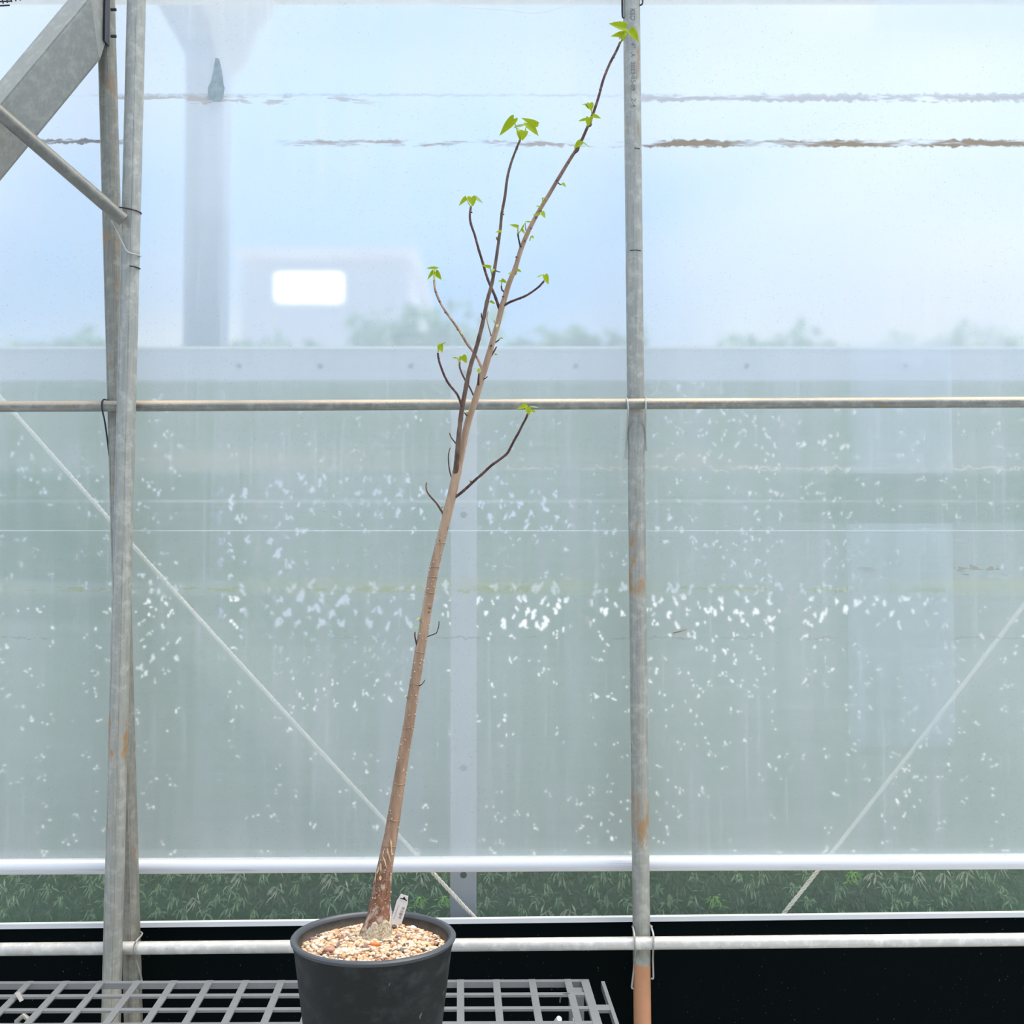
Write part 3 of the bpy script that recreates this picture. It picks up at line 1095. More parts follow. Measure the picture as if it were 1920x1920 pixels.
# ================================================================== bench
M_bench = mat_simple('dark_grey_bench_plastic', (0.20, 0.205, 0.21), 0.45, 0.0, 0.15, 40, 0.6)
bench = empty('grid_bench', (0, 2.0, 0))
back0 = PZ(1103, 1836, BENCH_Z)
rdir = (PZ(1103, 1836, BENCH_Z) - PZ(0, 1840, BENCH_Z)).normalized()
cdir = Vector((-100 / F_PX, 1, 0)).normalized()
CELLB = 66 * S(back0.y)
BAR, TH = 0.0145, 0.0045
LEN_X, LEN_Y = 2.3, 0.95
corner = back0.copy()          # back right corner of the top surface
def bench_pt(u, v, dz=0.0):    # u metres to the left along the back edge, v metres towards the camera
    return corner - rdir * u - cdir * v + Vector((0, 0, dz))
def bar(u0, v0, u1, v1, w, th, name='bar', mat=None, top=0.0):
    p, q = bench_pt(u0, v0), bench_pt(u1, v1)
    d = (q - p).normalized()
    s = d.cross(Vector((0, 0, 1))).normalized() * w / 2
    o = MB().prism([p + s + Vector((0, 0, top)), q + s + Vector((0, 0, top)), q - s + Vector((0, 0, top)), p - s + Vector((0, 0, top))], (0, 0, -th)).build(name, mat or M_bench, bench)
    return o
nrow = int(LEN_Y / CELLB) + 1
for i in range(nrow):
    v = i * CELLB + BAR / 2
    bar(-0.0, v, LEN_X, v, BAR, 0.012 if i == 0 else TH, 'long_bar', top=0.0)
ncol = int(LEN_X / CELLB) + 1
for j in range(ncol):
    u = 0.036 + 0.0075 + j * CELLB
    bar(u, 0, u, LEN_Y, BAR, TH - 0.001, 'cross_bar', top=0.0006)
bar(0.008, 0.004, 0.008, LEN_Y, 0.017, 0.010, 'side_bar', top=0.0008)
bar(-0.029, 0.012, -0.029, LEN_Y, 0.0075, 0.016, 'side_rail', top=0.0)
for i in range(5):
    v = 0.155 + i * 2 * CELLB
    bar(-0.029, v, 0.006, v, 0.028, 0.006, 'web', top=-0.0005)
for u, v in ((0.03, 0.05), (LEN_X - 0.05, 0.05), (0.03, LEN_Y - 0.05), (LEN_X - 0.05, LEN_Y - 0.05)):
    p = bench_pt(u, v)
    MB().box((p.x, p.y, (BENCH_Z - TH) / 2), 0.03, 0.03, BENCH_Z - TH).build('leg', M_bench, bench)
tag(bench, 'dark grey open grid bench in the foreground', 'bench')

# small things on / under the bench
q = PZ(1063, 1864, BENCH_Z)
pts, rr = smooth_path([P(1050, 1880, q.y), P(1050.5, 1873, q.y), P(1054, 1866, q.y), P(1060, 1863.5, q.y), P(1067, 1863.5, q.y), P(1072, 1868, q.y), P(1073.5, 1876, q.y)], [0.0016] * 7, 4)
o = MB().tube(pts, rr, 7).build('wire_hook', mat_simple('black_wire', (0.10, 0.105, 0.11), 0.5), smooth=True)
tag(o, 'black wire hook over a bench bar near the right corner', 'hook')
p = PZ(1064, 1925, BENCH_Z - 0.055)
mb = MB()
mb.tube([p + Vector((-0.022, 0.02, -0.05)), p + Vector((-0.021, 0.012, 0.006)), p + Vector((-0.016, 0.005, 0.014))], 0.006, 10)
mb.tube([p + Vector((0.022, 0.02, -0.05)), p + Vector((0.021, 0.012, 0.006)), p + Vector((0.016, 0.005, 0.014))], 0.006, 10)
mb.tube([p + Vector((-0.026, 0.02, -0.05)), p + Vector((0.026, 0.02, -0.05))], 0.006, 10)
o = mb.build('pipe_saddle', M_alu, smooth=True)
tag(o, 'pale saddle clamp half hidden under the bench near the right corner', 'clamp')
o = MB().prism([PZ(28, 1862, BENCH_Z + 0.012), PZ(36, 1860, BENCH_Z + 0.012), PZ(43, 1876, BENCH_Z), PZ(37, 1879, BENCH_Z)], (0.0, 0.004, 0.0)).build('plastic_strap', mat_simple('grey_strap', (0.32, 0.31, 0.30), 0.6))
tag(o, 'short grey strap end sticking up from the bench at left', 'strap')
p = PZ(44, 1925, BENCH_Z - 0.05)
mb = MB()
mb.tube([p + Vector((-0.012, 0.0, -0.06)), p + Vector((-0.012, 0, 0.012)), p + Vector((0.0, 0, 0.022)), p + Vector((0.013, 0, 0.012)), p + Vector((0.013, 0, -0.06))], 0.006, 10)
o = mb.build('pipe_saddle', M_zinc, smooth=True)
tag(o, 'grey saddle clamp under the bench at the far left', 'clamp')

# ================================================================== pot
rim_c = P(700.5, 1753, Y_POT)
RIM_Z = rim_c.z
s_pot = S(Y_POT)
r_out = 152.5 * s_pot
slope = 0.125
h_pot = RIM_Z - BENCH_Z
def r_at(z):
    return (r_out - 0.004) - slope * (RIM_Z - z)
m = new_mat('black_pot_plastic')
k = NT(m)
sm = k.noise(k.mapping(k.pos(), (22, 22, 30)), 1.0, 5, 0.65)
scr = k.noise(k.mapping(k.pos(), (80, 80, 50)), 1.0, 3)
col = k.mix(k.ss(sm, 0.46, 0.70, 0, 0.75), (0.007, 0.010, 0.011), (0.040, 0.047, 0.050))
col = k.mix(k.ss(scr, 0.70, 0.78, 0, 0.5), col, (0.30, 0.31, 0.30))
k.finish(k.pbsdf(col, k.ss(sm, 0.3, 0.7, 0.42, 0.6), 0, k.bump(sm, 0.1, 0.002), spec=0.35))
M_pot = m
M_rim = mat_simple('pot_rim_plastic', (0.065, 0.071, 0.083), 0.42, 0, 0.12, 30, 0.6)
pot = empty('plant_pot', (rim_c.x, rim_c.y, BENCH_Z))
zb = BENCH_Z + 0.0008
MB().lathe([(0.0, zb), (r_at(zb) - 0.004, zb), (r_at(zb), zb + 0.004), (r_at(zb + 0.1), zb + 0.1), (r_at(RIM_Z - 0.02), RIM_Z - 0.02), (r_out - 0.0025, RIM_Z - 0.006)], rim_c, 96).build('body', M_pot, pot, True)
RI = r_out - 0.0115
MB().lathe([(r_out - 0.003, RIM_Z - 0.008), (r_out - 0.0006, RIM_Z - 0.005), (r_out, RIM_Z - 0.0025), (r_out - 0.002, RIM_Z), (RI + 0.004, RIM_Z + 0.0004), (RI + 0.001, RIM_Z - 0.002), (RI, RIM_Z - 0.006)], rim_c, 96).build('rim', M_rim, pot, True)
GZ = RIM_Z - 0.0215
m = new_mat('dusty_pot_inside')
k = NT(m)
x = k.xyz(k.pos())
nn = k.noise(k.pos(), 40, 4)
col = k.mix(k.ss(k.math('ADD', x[2], k.math('MULTIPLY', nn, 0.02)), GZ + 0.026, GZ + 0.008, 0, 0.75), (0.04, 0.042, 0.042), (0.22, 0.18, 0.14))
k.finish(k.pbsdf(col, 0.7, spec=0.3))
MB().lathe([(RI, RIM_Z - 0.006), (RI - 0.003, RIM_Z - 0.05), (RI - 0.012, GZ - 0.06), (0.0, GZ - 0.06)], rim_c, 96).build('inner_wall', m, pot, True)
tag(pot, 'tapered black plastic pot holding the young tree', 'pot')

# ------------------------------------------------------------------ gravel
m = new_mat('mixed_gravel')
k = NT(m)
g = k.n('ShaderNodeNewGeometry')
rnd = g.outputs['Random Per Island']
col = k.ramp(rnd, [(0.0, (0.62, 0.40, 0.23)), (0.14, (0.74, 0.58, 0.40)), (0.32, (0.80, 0.69, 0.55)), (0.46, (0.64, 0.34, 0.16)), (0.58, (0.70, 0.50, 0.32)),
                   (0.70, (0.42, 0.20, 0.11)), (0.79, (0.20, 0.11, 0.09)), (0.86, (0.74, 0.54, 0.38)), (0.94, (0.12, 0.085, 0.085))], True)
nn = k.noise(k.pos(), 260, 3)
col = k.mix(k.ss(nn, 0.4, 0.7, 0, 0.35), col, (0.55, 0.45, 0.34))
k.finish(k.pbsdf(col, 0.55, 0, spec=0.35))
M_gravel = m
def pebble_pts(c, s, rnd):
    """a low irregular stone: 12-vertex icosahedron squashed and jittered"""
    t = (1 + 5 ** 0.5) / 2
    vs_ = [(-1, t, 0), (1, t, 0), (-1, -t, 0), (1, -t, 0), (0, -1, t), (0, 1, t), (0, -1, -t), (0, 1, -t), (t, 0, -1), (t, 0, 1), (-t, 0, -1), (-t, 0, 1)]
    fs = [(0, 11, 5), (0, 5, 1), (0, 1, 7), (0, 7, 10), (0, 10, 11), (1, 5, 9), (5, 11, 4), (11, 10, 2), (10, 7, 6), (7, 1, 8), (3, 9, 4), (3, 4, 2), (3, 2, 6), (3, 6, 8), (3, 8, 9), (4, 9, 5), (2, 4, 11), (6, 2, 10), (8, 6, 7), (9, 8, 1)]
    rot = Matrix.Rotation(rnd.uniform(0, 6.28), 3, 'Z') @ Matrix.Rotation(rnd.uniform(-0.4, 0.4), 3, 'X')
    sc = Vector((rnd.uniform(0.8, 1.35), rnd.uniform(0.7, 1.05), rnd.uniform(0.5, 0.8))) * s / 1.9
    out = []
    for v in vs_:
        p = Vector(v) * rnd.uniform(0.86, 1.12)
        p = rot @ Vector((p.x * sc.x, p.y * sc.y, p.z * sc.z))
        out.append(Vector(c) + p)
    return out, fs
def gheight(x, y):
    r = math.hypot(x - rim_c.x, y - rim_c.y) / RI
    return GZ + 0.012 * (1 - r * r) + 0.002 * math.sin(x * 90) * math.cos(y * 80)
mb = MB()
rg = random.Random(3)
cnt = 0
while cnt < 3600:
    x = rg.uniform(-RI, RI)
    y = rg.uniform(-RI, RI)
    if x * x + y * y > (RI - 0.007) ** 2:
        continue
    s = rg.choice((0.0021, 0.0025, 0.0029, 0.0034, 0.0042))
    X, Yy = rim_c.x + x, rim_c.y + y
    v, f = pebble_pts((X, Yy, gheight(X, Yy) + rg.uniform(-0.003, 0.002)), s * 1.25, rg)
    mb.add(v, f)
    cnt += 1
# soil bed beneath the stones, a domed disc
prof = [(RI * t, GZ - 0.004 + 0.012 * (1 - t * t)) for t in (0.0, 0.25, 0.5, 0.75, 0.985)]
mb.lathe(prof, rim_c, 40)
me = bpy.data.meshes.new('gravel')
me.from_pydata(mb.v, [], mb.f)
me.shade_smooth()
gr = link('gravel', me, M_gravel)
tag(gr, 'mixed tan and cream gravel filling the black pot', 'gravel', kind='stuff')

def big_pebble(px, py, wpx, colr, label, squash=0.6, seed=1):
    q = PZ(px, py, GZ + 0.010)
    q.z = gheight(q.x, q.y) + 0.003
    rr = random.Random(seed)
    bm = bmesh.new()
    bmesh.ops.create_icosphere(bm, subdivisions=2, radius=1.0)
    L = wpx * s_pot / 2
    ph = rr.uniform(0, 6)
    for v in bm.verts:
        f = 1 + 0.14 * math.sin(v.co.x * 3 + ph) + 0.12 * math.cos(v.co.y * 4 + ph * 2) + rr.uniform(-0.05, 0.05)
        v.co = Vector((v.co.x * L * f, v.co.y * L * 0.75 * f, v.co.z * L * squash * f)) + q
    me = bpy.data.meshes.new('pebble')
    bm.to_mesh(me)
    bm.free()
    me.shade_smooth()
    o = link('pebble', me, mat_simple('pebble_stone', colr, 0.55, 0, 0.25, 150))
    tag(o, label, 'pebble', 'larger stones on the gravel')
big_pebble(651, 1725, 24, (0.60, 0.36, 0.20), 'large tan stone at the back left of the gravel', 0.5, 2)
big_pebble(618, 1781, 26, (0.42, 0.22, 0.16), 'reddish brown flat stone at the front left of the gravel', 0.35, 3)
big_pebble(645, 1785, 18, (0.88, 0.80, 0.66), 'cream angular stone beside the reddish flat stone', 0.6, 4)
big_pebble(703, 1777, 18, (0.72, 0.20, 0.06), 'orange red stone in front of the trunk base', 0.5, 5)
big_pebble(747, 1763, 12, (0.20, 0.14, 0.16), 'dark purple stone right of the trunk base', 0.7, 6)
big_pebble(738, 1738, 16, (0.07, 0.055, 0.06), 'black flat stone just below the white name tag', 0.45, 7)
big_pebble(739, 1728, 9, (0.44, 0.28, 0.26), 'small brown stone touching the foot of the name tag', 0.9, 8)
big_pebble(775, 1735, 15, (0.90, 0.85, 0.76), 'round cream stone behind the black flat stone', 0.7, 9)
big_pebble(588, 1757, 15, (0.26, 0.15, 0.16), 'dark maroon stone at the left edge of the gravel', 0.5, 10)
big_pebble(600, 1751, 12, (0.12, 0.10, 0.10), 'charcoal stone beside the dark maroon stone', 0.6, 12)

# ================================================================== the tree
m = new_mat('young_tree_bark')
k = NT(m)
pos = k.pos()
x = k.xyz(pos)
n1 = k.noise(k.mapping(pos, (70, 70, 14)), 1.0, 5, 0.6)
n2 = k.noise(k.mapping(pos, (150, 150, 110)), 1.0, 3)
n3 = k.noise(k.mapping(pos, (62, 62, 44)), 1.0, 4)
zlow = P(715, 1650, Y_POT).z
low = k.ss(x[2], zlow - 0.02, zlow + 0.05, 1, 0)
high = k.ss(x[2], P(0, 1450, Y_POT).z, P(0, 1000, Y_POT).z)
tan = k.mix(k.ss(n1, 0.3, 0.7), (0.27, 0.165, 0.105), (0.44, 0.285, 0.19))
upper = k.mix(k.ss(n1, 0.3, 0.7), (0.34, 0.22, 0.145), (0.50, 0.345, 0.235))
col = k.mix(high, tan, upper)
young = k.ss(x[2], P(0, 480, Y_POT).z, P(0, 180, Y_POT).z)
col = k.mix(young, col, k.mix(k.ss(n2, 0.35, 0.65), (0.085, 0.045, 0.040), (0.22, 0.13, 0.10)))
red = k.mix(k.ss(n1, 0.3, 0.7), (0.17, 0.072, 0.040), (0.31, 0.145, 0.085))
col = k.mix(low, col, red)
pale = k.math('MULTIPLY', low, k.ss(n3, 0.50, 0.64, 0, 0.75))
col = k.mix(pale, col, (0.62, 0.52, 0.42))
col = k.mix(k.ss(n2, 0.66, 0.74, 0, 0.5), col, (0.60, 0.47, 0.36))
k.finish(k.pbsdf(col, 0.6, 0, k.bump(n1, 0.5, 0.002), spec=0.3))
M_bark = m
def mat_bark(name, a, b):
    m = new_mat(name)
    k = NT(m)
    n = k.noise(k.mapping(k.pos(), (90, 90, 40)), 1.0, 4)
    k.finish(k.pbsdf(k.mix(k.ss(n, 0.35, 0.65), a, b), 0.6, 0, k.bump(n, 0.4, 0.001), spec=0.3))
    return m
M_stem = mat_bark('dark_stem_bark', (0.10, 0.062, 0.045), (0.20, 0.125, 0.085))
M_twig = mat_bark('purple_twig_bark', (0.062, 0.030, 0.030), (0.15, 0.075, 0.062))
M_twig_tan = mat_bark('tan_twig_bark', (0.22, 0.13, 0.09), (0.40, 0.27, 0.19))

tree_base = PZ(703, 1755, GZ + 0.012)
tree = empty('young_tree', tree_base)
tag(tree, 'slim leaning young tree with sparse fresh leaves in the black pot', 'tree')

Y0 = tree_base.y
def ydep(py, off=0.0):
    """the tree leans very slightly away from the camera as it rises"""
    return Y0 + 0.06 * (1755 - py) / 1700.0 + off

LIMB_PX = []
def limb(name, pts, w, mat, off=0.0, jit=0.03, seg=12, sub=5, parent=None, off_fn=None, knots=True):
    n = len(pts)
    P3, rad = [], []
    LIMB_PX.append(pts)
    for i, (px, py) in enumerate(pts):
        o_ = off_fn(i / (n - 1)) if off_fn else off
        Yd = ydep(py, o_)
        P3.append(P(px, py, Yd))
        t = i / (n - 1)
        wi = w[i] if isinstance(w, (list, tuple)) and len(w) == n else w[0] * (1 - t) + w[-1] * t
        rad.append(wi * S(Yd) / 2)
    path, rr = smooth_path(P3, rad, sub)
    if knots:
        ph = R.uniform(0, 6)
        rr = [r * (1 + 0.10 * max(0, math.sin(i * 1.7 + ph)) ** 6 + R.uniform(-0.03, 0.03)) for i, r in enumerate(rr)]
    return MB().tube(path, rr, seg, jit=jit).build(name, mat, parent or tree, True)

TR = [(702, 1772), (703, 1756), (705, 1744), (708, 1728), (711, 1705), (714, 1680), (717, 1655), (722, 1625), (727, 1597), (733, 1565), (738, 1535), (745, 1490), (752, 1445), (759, 1400), (766, 1362), (772, 1320), (779, 1275), (786, 1230), (793, 1190), (800, 1145), (807, 1105), (813, 1070), (820, 1040), (828, 1008), (836, 975), (845, 938), (851, 912), (857, 884),
      (861, 868), (866, 845), (872, 815), (880, 782), (890.5, 752), (898.5, 725), (907, 697), (916.3, 667), (924.3, 638), (933, 608), (940.5, 578), (948, 553), (955, 530), (967, 500), (977, 467), (991, 433), (1008, 400), (1028, 367), (1048, 333), (1068, 300), (1088, 268), (1102, 237), (1112, 213), (1122, 183), (1131, 150), (1143, 120), (1155, 97), (1163, 79)]
TW = [64, 60, 53, 46, 40, 36, 32.5, 29, 27, 25.5, 24.5, 23, 22, 21, 20.5, 20.5, 20, 19.5, 19, 18.5, 18.5, 18, 17.5, 17.5, 17.5, 17.5, 17, 17.5,
      14, 13.5, 13.5, 13, 12.5, 12.3, 12.2, 11.8, 11, 10.8, 10.8, 10, 9.5, 9, 9, 8.5, 8, 7.5, 7, 6.5, 6, 5.5, 5.5, 5, 5, 5, 5, 4.5]
TW = [max(3.5, v) for v in TW]
trunk = limb('trunk', TR, TW, M_bark, jit=0.018, seg=20, sub=4, knots=False)
# node rings and pale lenticels / scars on the trunk
M_scar = mat_simple('pale_scar', (0.70, 0.58, 0.46), 0.7, 0, 0.2, 100)
def trunk_at(py):
    for i in range(len(TR) - 1):
        if TR[i][1] >= py >= TR[i + 1][1]:
            t = (TR[i][1] - py) / (TR[i][1] - TR[i + 1][1])
            return TR[i][0] * (1 - t) + TR[i + 1][0] * t, TW[i] * (1 - t) + TW[i + 1] * t
    return TR[-1][0], TW[-1]
def on_trunk(py, ang, extra=0.0):
    cx, w = trunk_at(py)
    Y = ydep(py)
    c = P(cx, py, Y)
    r = w * S(Y) / 2 + extra
    return c + Vector((math.sin(ang) * r, -math.cos(ang) * r, 0.10 * math.sin(ang) * r)), r
for py in (1585, 1536, 1468, 1363, 1283, 1222, 1110, 1082, 1063, 1018):
    cx, w = trunk_at(py)
    pts = []
    for a in np.linspace(0, 2 * math.pi, 25):
        p, r = on_trunk(py, a, 0.0003)
        pts.append(p + Vector((0, 0, 0.0012 * math.sin(a * 2 + py) - 0.14 * (p.x - P(cx, py, ydep(py)).x))))
    MB().tube(pts, 0.0007, 5, cap=False).build('node_ring', M_bark, tree, True)
rs = random.Random(21)
M_leaf_scar = mat_simple('leaf_scar_cork', (0.40, 0.25, 0.17), 0.8, 0, 0.35, 160)
for (py, a, h, w) in ((1655, 0.25, 0.0085, 0.0045), (1668, -0.35, 0.0080, 0.0042), (1672, 0.55, 0.0100, 0.0050), (1650, -0.65, 0.0060, 0.0034), (1700, -0.55, 0.0085, 0.0052), (1705, 0.0, 0.0080, 0.0050), (1640, 0.65, 0.0075, 0.0036), (1712, -0.9, 0.0070, 0.0040)):
    c, r = on_trunk(py, a, 0.0002)
    pts = []
    for t_ in np.linspace(0, 2 * math.pi, 15):
        p, r = on_trunk(py - math.sin(t_) * h / S(ydep(py)), a + math.cos(t_) * w / r, 0.0002)
        pts.append(p)
    MB().tube([q + Vector((rs.uniform(-1, 1), 0, rs.uniform(-1, 1))) * 0.0005 for q in pts], 0.00045, 5).build('leaf_scar', M_leaf_scar, tree, True)
mb = MB()
for i in range(150):
    py = 1740 - 760 * rs.random() ** 1.1
    p, r = on_trunk(py, rs.uniform(-1.5, 1.5), 0.0004)
    v, f = pebble_pts(p, rs.uniform(0.0007, 0.0015), rs)
    mb.add(v, f)
o = mb.build('bark_lenticels', M_scar, tree)
o['kind'] = 'stuff'
# peeling bark flakes and crusty collar at the foot
M_flake = mat_simple('peeling_bark', (0.66, 0.47, 0.30), 0.8, 0, 0.25, 120)
for (py, a, L, w, tl) in ((1578, 0.25, 0.016, 0.0030, 0.1), (1588, 0.45, 0.022, 0.0028, -0.1), (1592, 0.05, 0.014, 0.0026, 0.3), (1601, 0.30, 0.020, 0.0034, 0.5), (1612, -0.05, 0.024, 0.0026, 0.6), (1622, -0.45, 0.014, 0.0045, 0.1), (1628, -0.75, 0.014, 0.005, -0.3), (1640, -0.95, 0.018, 0.003, 0.2), (1641, -0.25, 0.008, 0.005, 0.0), (1595, -0.5, 0.010, 0.0016, 0.0)):
    p, r = on_trunk(py, a, 0.0008)
    out = Vector((math.sin(a), -math.cos(a), 0))
    s = out.cross(Vector((0, 0, 1)))
    up = (Vector((0, 0, 1)) + s * tl * 0.6).normalized()
    rim_ = []
    for q in range(9):
        t_ = 2 * math.pi * q / 9
        rim_.append(p + up * L * .5 * math.cos(t_) * rs.uniform(0.65, 1.1) + s * w * .5 * math.sin(t_) * rs.uniform(0.5, 1.15) + out * (0.0018 if math.cos(t_) < -0.2 else 0.0))
    MB().prism(rim_, out * 0.0007).build('bark_flake', M_flake, tree)
NA, NV = 44, 12
vs_, fs = [], []
for i in range(NA + 1):
    a = -2.4 + 4.8 * i / NA
    top = 1725 + 9 * max(0, -math.sin(a) - 0.1) + 4 * math.sin(a * 7) + rs.uniform(-3, 3)
    for j in range(NV + 1):
        py = 1771 + (top - 1771) * j / NV
        edge = 0.0002 if j == NV else 0.0016 + 0.0022 * math.sin(py * 0.35 + a * 3) ** 2 * (1 - j / NV) + rs.uniform(0, 0.0012)
        p, r = on_trunk(py, a, edge)
        vs_.append(p)
for i in range(NA):
    for j in range(NV):
        q = i * (NV + 1) + j
        fs.append((q, q + NV + 1, q + NV + 2, q + 1))
me = bpy.data.meshes.new('root_collar')
me.from_pydata(vs_, [], fs)
me.shade_smooth()
m = new_mat('sandy_crust')
k = NT(m)
n1 = k.noise(k.pos(), 230, 4, 0.7)
n2 = k.noise(k.pos(), 60, 3)
col = k.mix(k.ss(n1, 0.36, 0.64), (0.34, 0.26, 0.17), (0.70, 0.59, 0.42))
col = k.mix(k.ss(n2, 0.52, 0.68, 0, 0.7), col, (0.52, 0.50, 0.42))
k.finish(k.pbsdf(col, 0.9, 0, k.bump(n1, 0.9, 0.003), spec=0.2))
o = link('root_collar', me, m, tree)
o['label'] = 'sandy crust round the trunk foot'

# dark second stem
def stem_off(t):
    return (0.002 - 0.17 * t) if t < 0.09 else -0.0133 - 0.011 * t
stem = limb('stem', [(854, 896), (855, 880), (857.5, 850), (859, 830), (862, 800), (866, 768), (871, 740), (878, 705), (884, 680), (893, 652), (901, 622), (907.5, 594), (914, 562), (922, 533), (928, 500), (933, 467), (938, 430), (941, 400), (947, 367), (951, 335), (957, 310), (965, 287), (975, 263)],
            [11, 11, 9, 8.8, 8.8, 8.8, 8.6, 8.3, 8.2, 7.8, 7.6, 7.4, 7.2, 6.8, 6.2, 5.9, 5.6, 5.4, 5.4, 5, 4.7, 4.3, 4.3], M_stem, seg=14, off_fn=stem_off)
stem['label'] = 'darker left stem of the fork'

# side branches: name, pixel path, widths, material, depth offset at tip
BR = {}
def br(key, pts, w0, w1, mat, tip_off=0.0, base_off=0.0):
    if int(key[1:]) in (14, 15, 18, 19, 30, 31, 32):
        (ax0, ay0), (ax1, ay1) = pts[0], pts[1]
        dd = math.hypot(ax1 - ax0, ay1 - ay0)
        pts = [(ax0 - (ax1 - ax0) / dd * 8, ay0 - (ay1 - ay0) / dd * 8)] + pts
    BR[key] = limb('branch', pts, [w0, w1], mat, off_fn=lambda t: base_off + (tip_off - base_off) * t, seg=9, jit=0.05)
br('b1', [(851, 934), (862, 926), (875, 915), (890, 901), (905, 888), (920, 874), (935, 863), (950, 851), (957, 840), (964, 826), (972, 812), (980, 796), (986, 785), (990, 775)], 5.5, 4.2, M_twig, -0.05)
br('b2', [(833, 967), (826, 955), (818, 943), (808, 932), (801, 922), (799, 912), (800, 905)], 4.4, 2.6, M_twig, 0.03)
br('b3', [(847, 897), (843, 882), (841, 866), (841, 852), (844, 840)], 2.6, 2.0, M_twig, 0.02)
br('b4', [(857, 834), (851, 827), (846, 820), (843, 812)], 3.0, 2.2, M_twig, 0.0, -0.014)
br('b5', [(866, 762), (862, 750), (857, 739), (849, 729), (841, 719), (834, 706), (828, 691), (823, 676), (821, 662)], 4.6, 4.0, M_twig, -0.05, -0.018)
br('b6', [(888, 742), (881, 727), (873, 714), (866, 700), (862, 688), (862, 680)], 3.2, 3.6, M_twig, 0.02, 0.005)
br('b7', [(904, 692), (898, 678), (889, 662), (876, 645), (866, 628), (855, 611), (844, 596), (832, 579), (822, 560), (816, 543), (814, 526)], 5.2, 4.2, M_twig_tan, 0.05, 0.0)
br('b8', [(937, 582), (932, 566), (926, 550), (918, 532), (912, 516), (905, 492), (897, 466), (890, 440), (883, 420), (881, 404), (883, 388)], 5.5, 4.2, M_twig, 0.03, 0.0)
br('b9', [(944, 574), (955, 567), (970, 561), (985, 555), (998, 547), (1010, 538), (1020, 527)], 4.6, 3.8, M_twig, -0.05, 0.0)
br('b10', [(977, 468), (974, 455), (972, 446), (971, 438)], 3.0, 3.4, M_twig, -0.02, 0.0)
br('b11', [(990, 439), (986, 431), (985, 420)], 2.6, 1.4, M_twig, 0.02, 0.0)
br('b12', [(921, 630), (916, 612), (913, 597), (915, 584)], 2.6, 2.0, M_twig_tan, 0.02, 0.0)
br('b13', [(784, 1224), (781, 1207), (778, 1194), (778, 1185)], 3.6, 2.4, M_twig, -0.01)
br('b14', [(803, 1193), (811, 1190), (818, 1187), (821, 1180), (823, 1172), (823, 1165)], 2.2, 1.6, M_twig, -0.01)
br('b15', [(784, 1287), (791, 1283), (797, 1275)], 2.2, 1.6, M_twig, -0.01)
br('b16', [(769, 1316), (765, 1311), (762, 1305)], 2.6, 2.0, M_twig_tan, -0.01)
br('b17', [(897, 722), (897, 712), (898, 700)], 4.2, 3.0, M_twig, -0.022, -0.008)
br('b18', [(926, 644), (932, 640), (936, 637)], 3.4, 2.2, M_twig, 0.0)
br('b19', [(925, 661), (928, 656), (931, 650)], 3.4, 2.6, M_twig, 0.0)
br('b21', [(878, 782), (874, 778), (871, 774)], 3.4, 2.2, M_twig, -0.01)
br('b22', [(905, 599), (903, 594), (902.5, 587)], 3.0, 2.0, M_twig, -0.03, -0.02)
br('b23', [(1046, 342), (1050, 346), (1053, 346)], 2.4, 1.8, M_twig)
br('b24', [(945, 547), (941, 543), (940, 536)], 3.6, 2.6, M_twig)
br('b25', [(936, 455), (932, 449), (931, 445)], 3.0, 1.8, M_twig, -0.03, -0.02)
br('b26', [(929, 507), (933, 509), (938, 510)], 2.6, 1.6, M_twig, -0.03, -0.02)
br('b27', [(891, 664), (894, 670)], 3.0, 2.4, M_twig, -0.02)
br('b28', [(1077, 288), (1083, 284), (1086, 278)], 2.6, 2.0, M_twig, -0.01)
br('b29', [(1102, 237), (1107, 236), (1109, 232)], 3.4, 2.6, M_twig, -0.01)
br('b30', [(829, 1000), (838, 994), (841, 988)], 3.0, 1.4, M_twig_tan, -0.005)
br('b31', [(796, 1171), (789, 1167), (787, 1163)], 2.6, 2.0, M_twig_tan, -0.01)
br('b32', [(905, 711), (910, 709.5), (914, 706)], 2.6, 1.8, M_twig, -0.01)
# bud knobs along twigs
mb = MB()
for (px, py) in ((1086, 272), (1066, 305), (1044, 338), (1014, 396), (1005, 408), (996, 428), (984, 452), (976, 462), (968, 482), (958, 508), (943, 556), (944, 512), (931, 478), (938, 437), (949, 345), (955, 316), (960, 300), (969, 280), (1141, 124), (1134, 143), (1126, 168), (1116, 200), (1151, 108), (943, 402), (906, 495), (893, 452), (884, 422), (884, 398), (817, 548), (824, 565), (835, 586), (858, 618), (823, 672), (829, 694), (838, 715), (988, 780), (979, 798), (965, 826), (883, 903), (804, 1148), (825, 1014), (811, 1093), (805, 1140), (1003, 543), (975, 560), (889, 709), (921, 648), (874, 830)):
    best = 99.0
    for path in LIMB_PX:
        for (x0_, y0_), (x1_, y1_) in zip(path[:-1], path[1:]):
            L2 = (x1_ - x0_) ** 2 + (y1_ - y0_) ** 2
            t_ = max(0, min(1, ((px - x0_) * (x1_ - x0_) + (py - y0_) * (y1_ - y0_)) / max(L2, 1e-6)))
            best = min(best, math.hypot(px - x0_ - t_ * (x1_ - x0_), py - y0_ - t_ * (y1_ - y0_)))
    if best > 4.5:
        continue
    q = P(px, py, ydep(py, -0.006))
    v, f = pebble_pts(q, 0.0024, R)
    mb.add(v, f)
o = mb.build('bud_knobs', M_twig, tree)
o['kind'] = 'stuff'

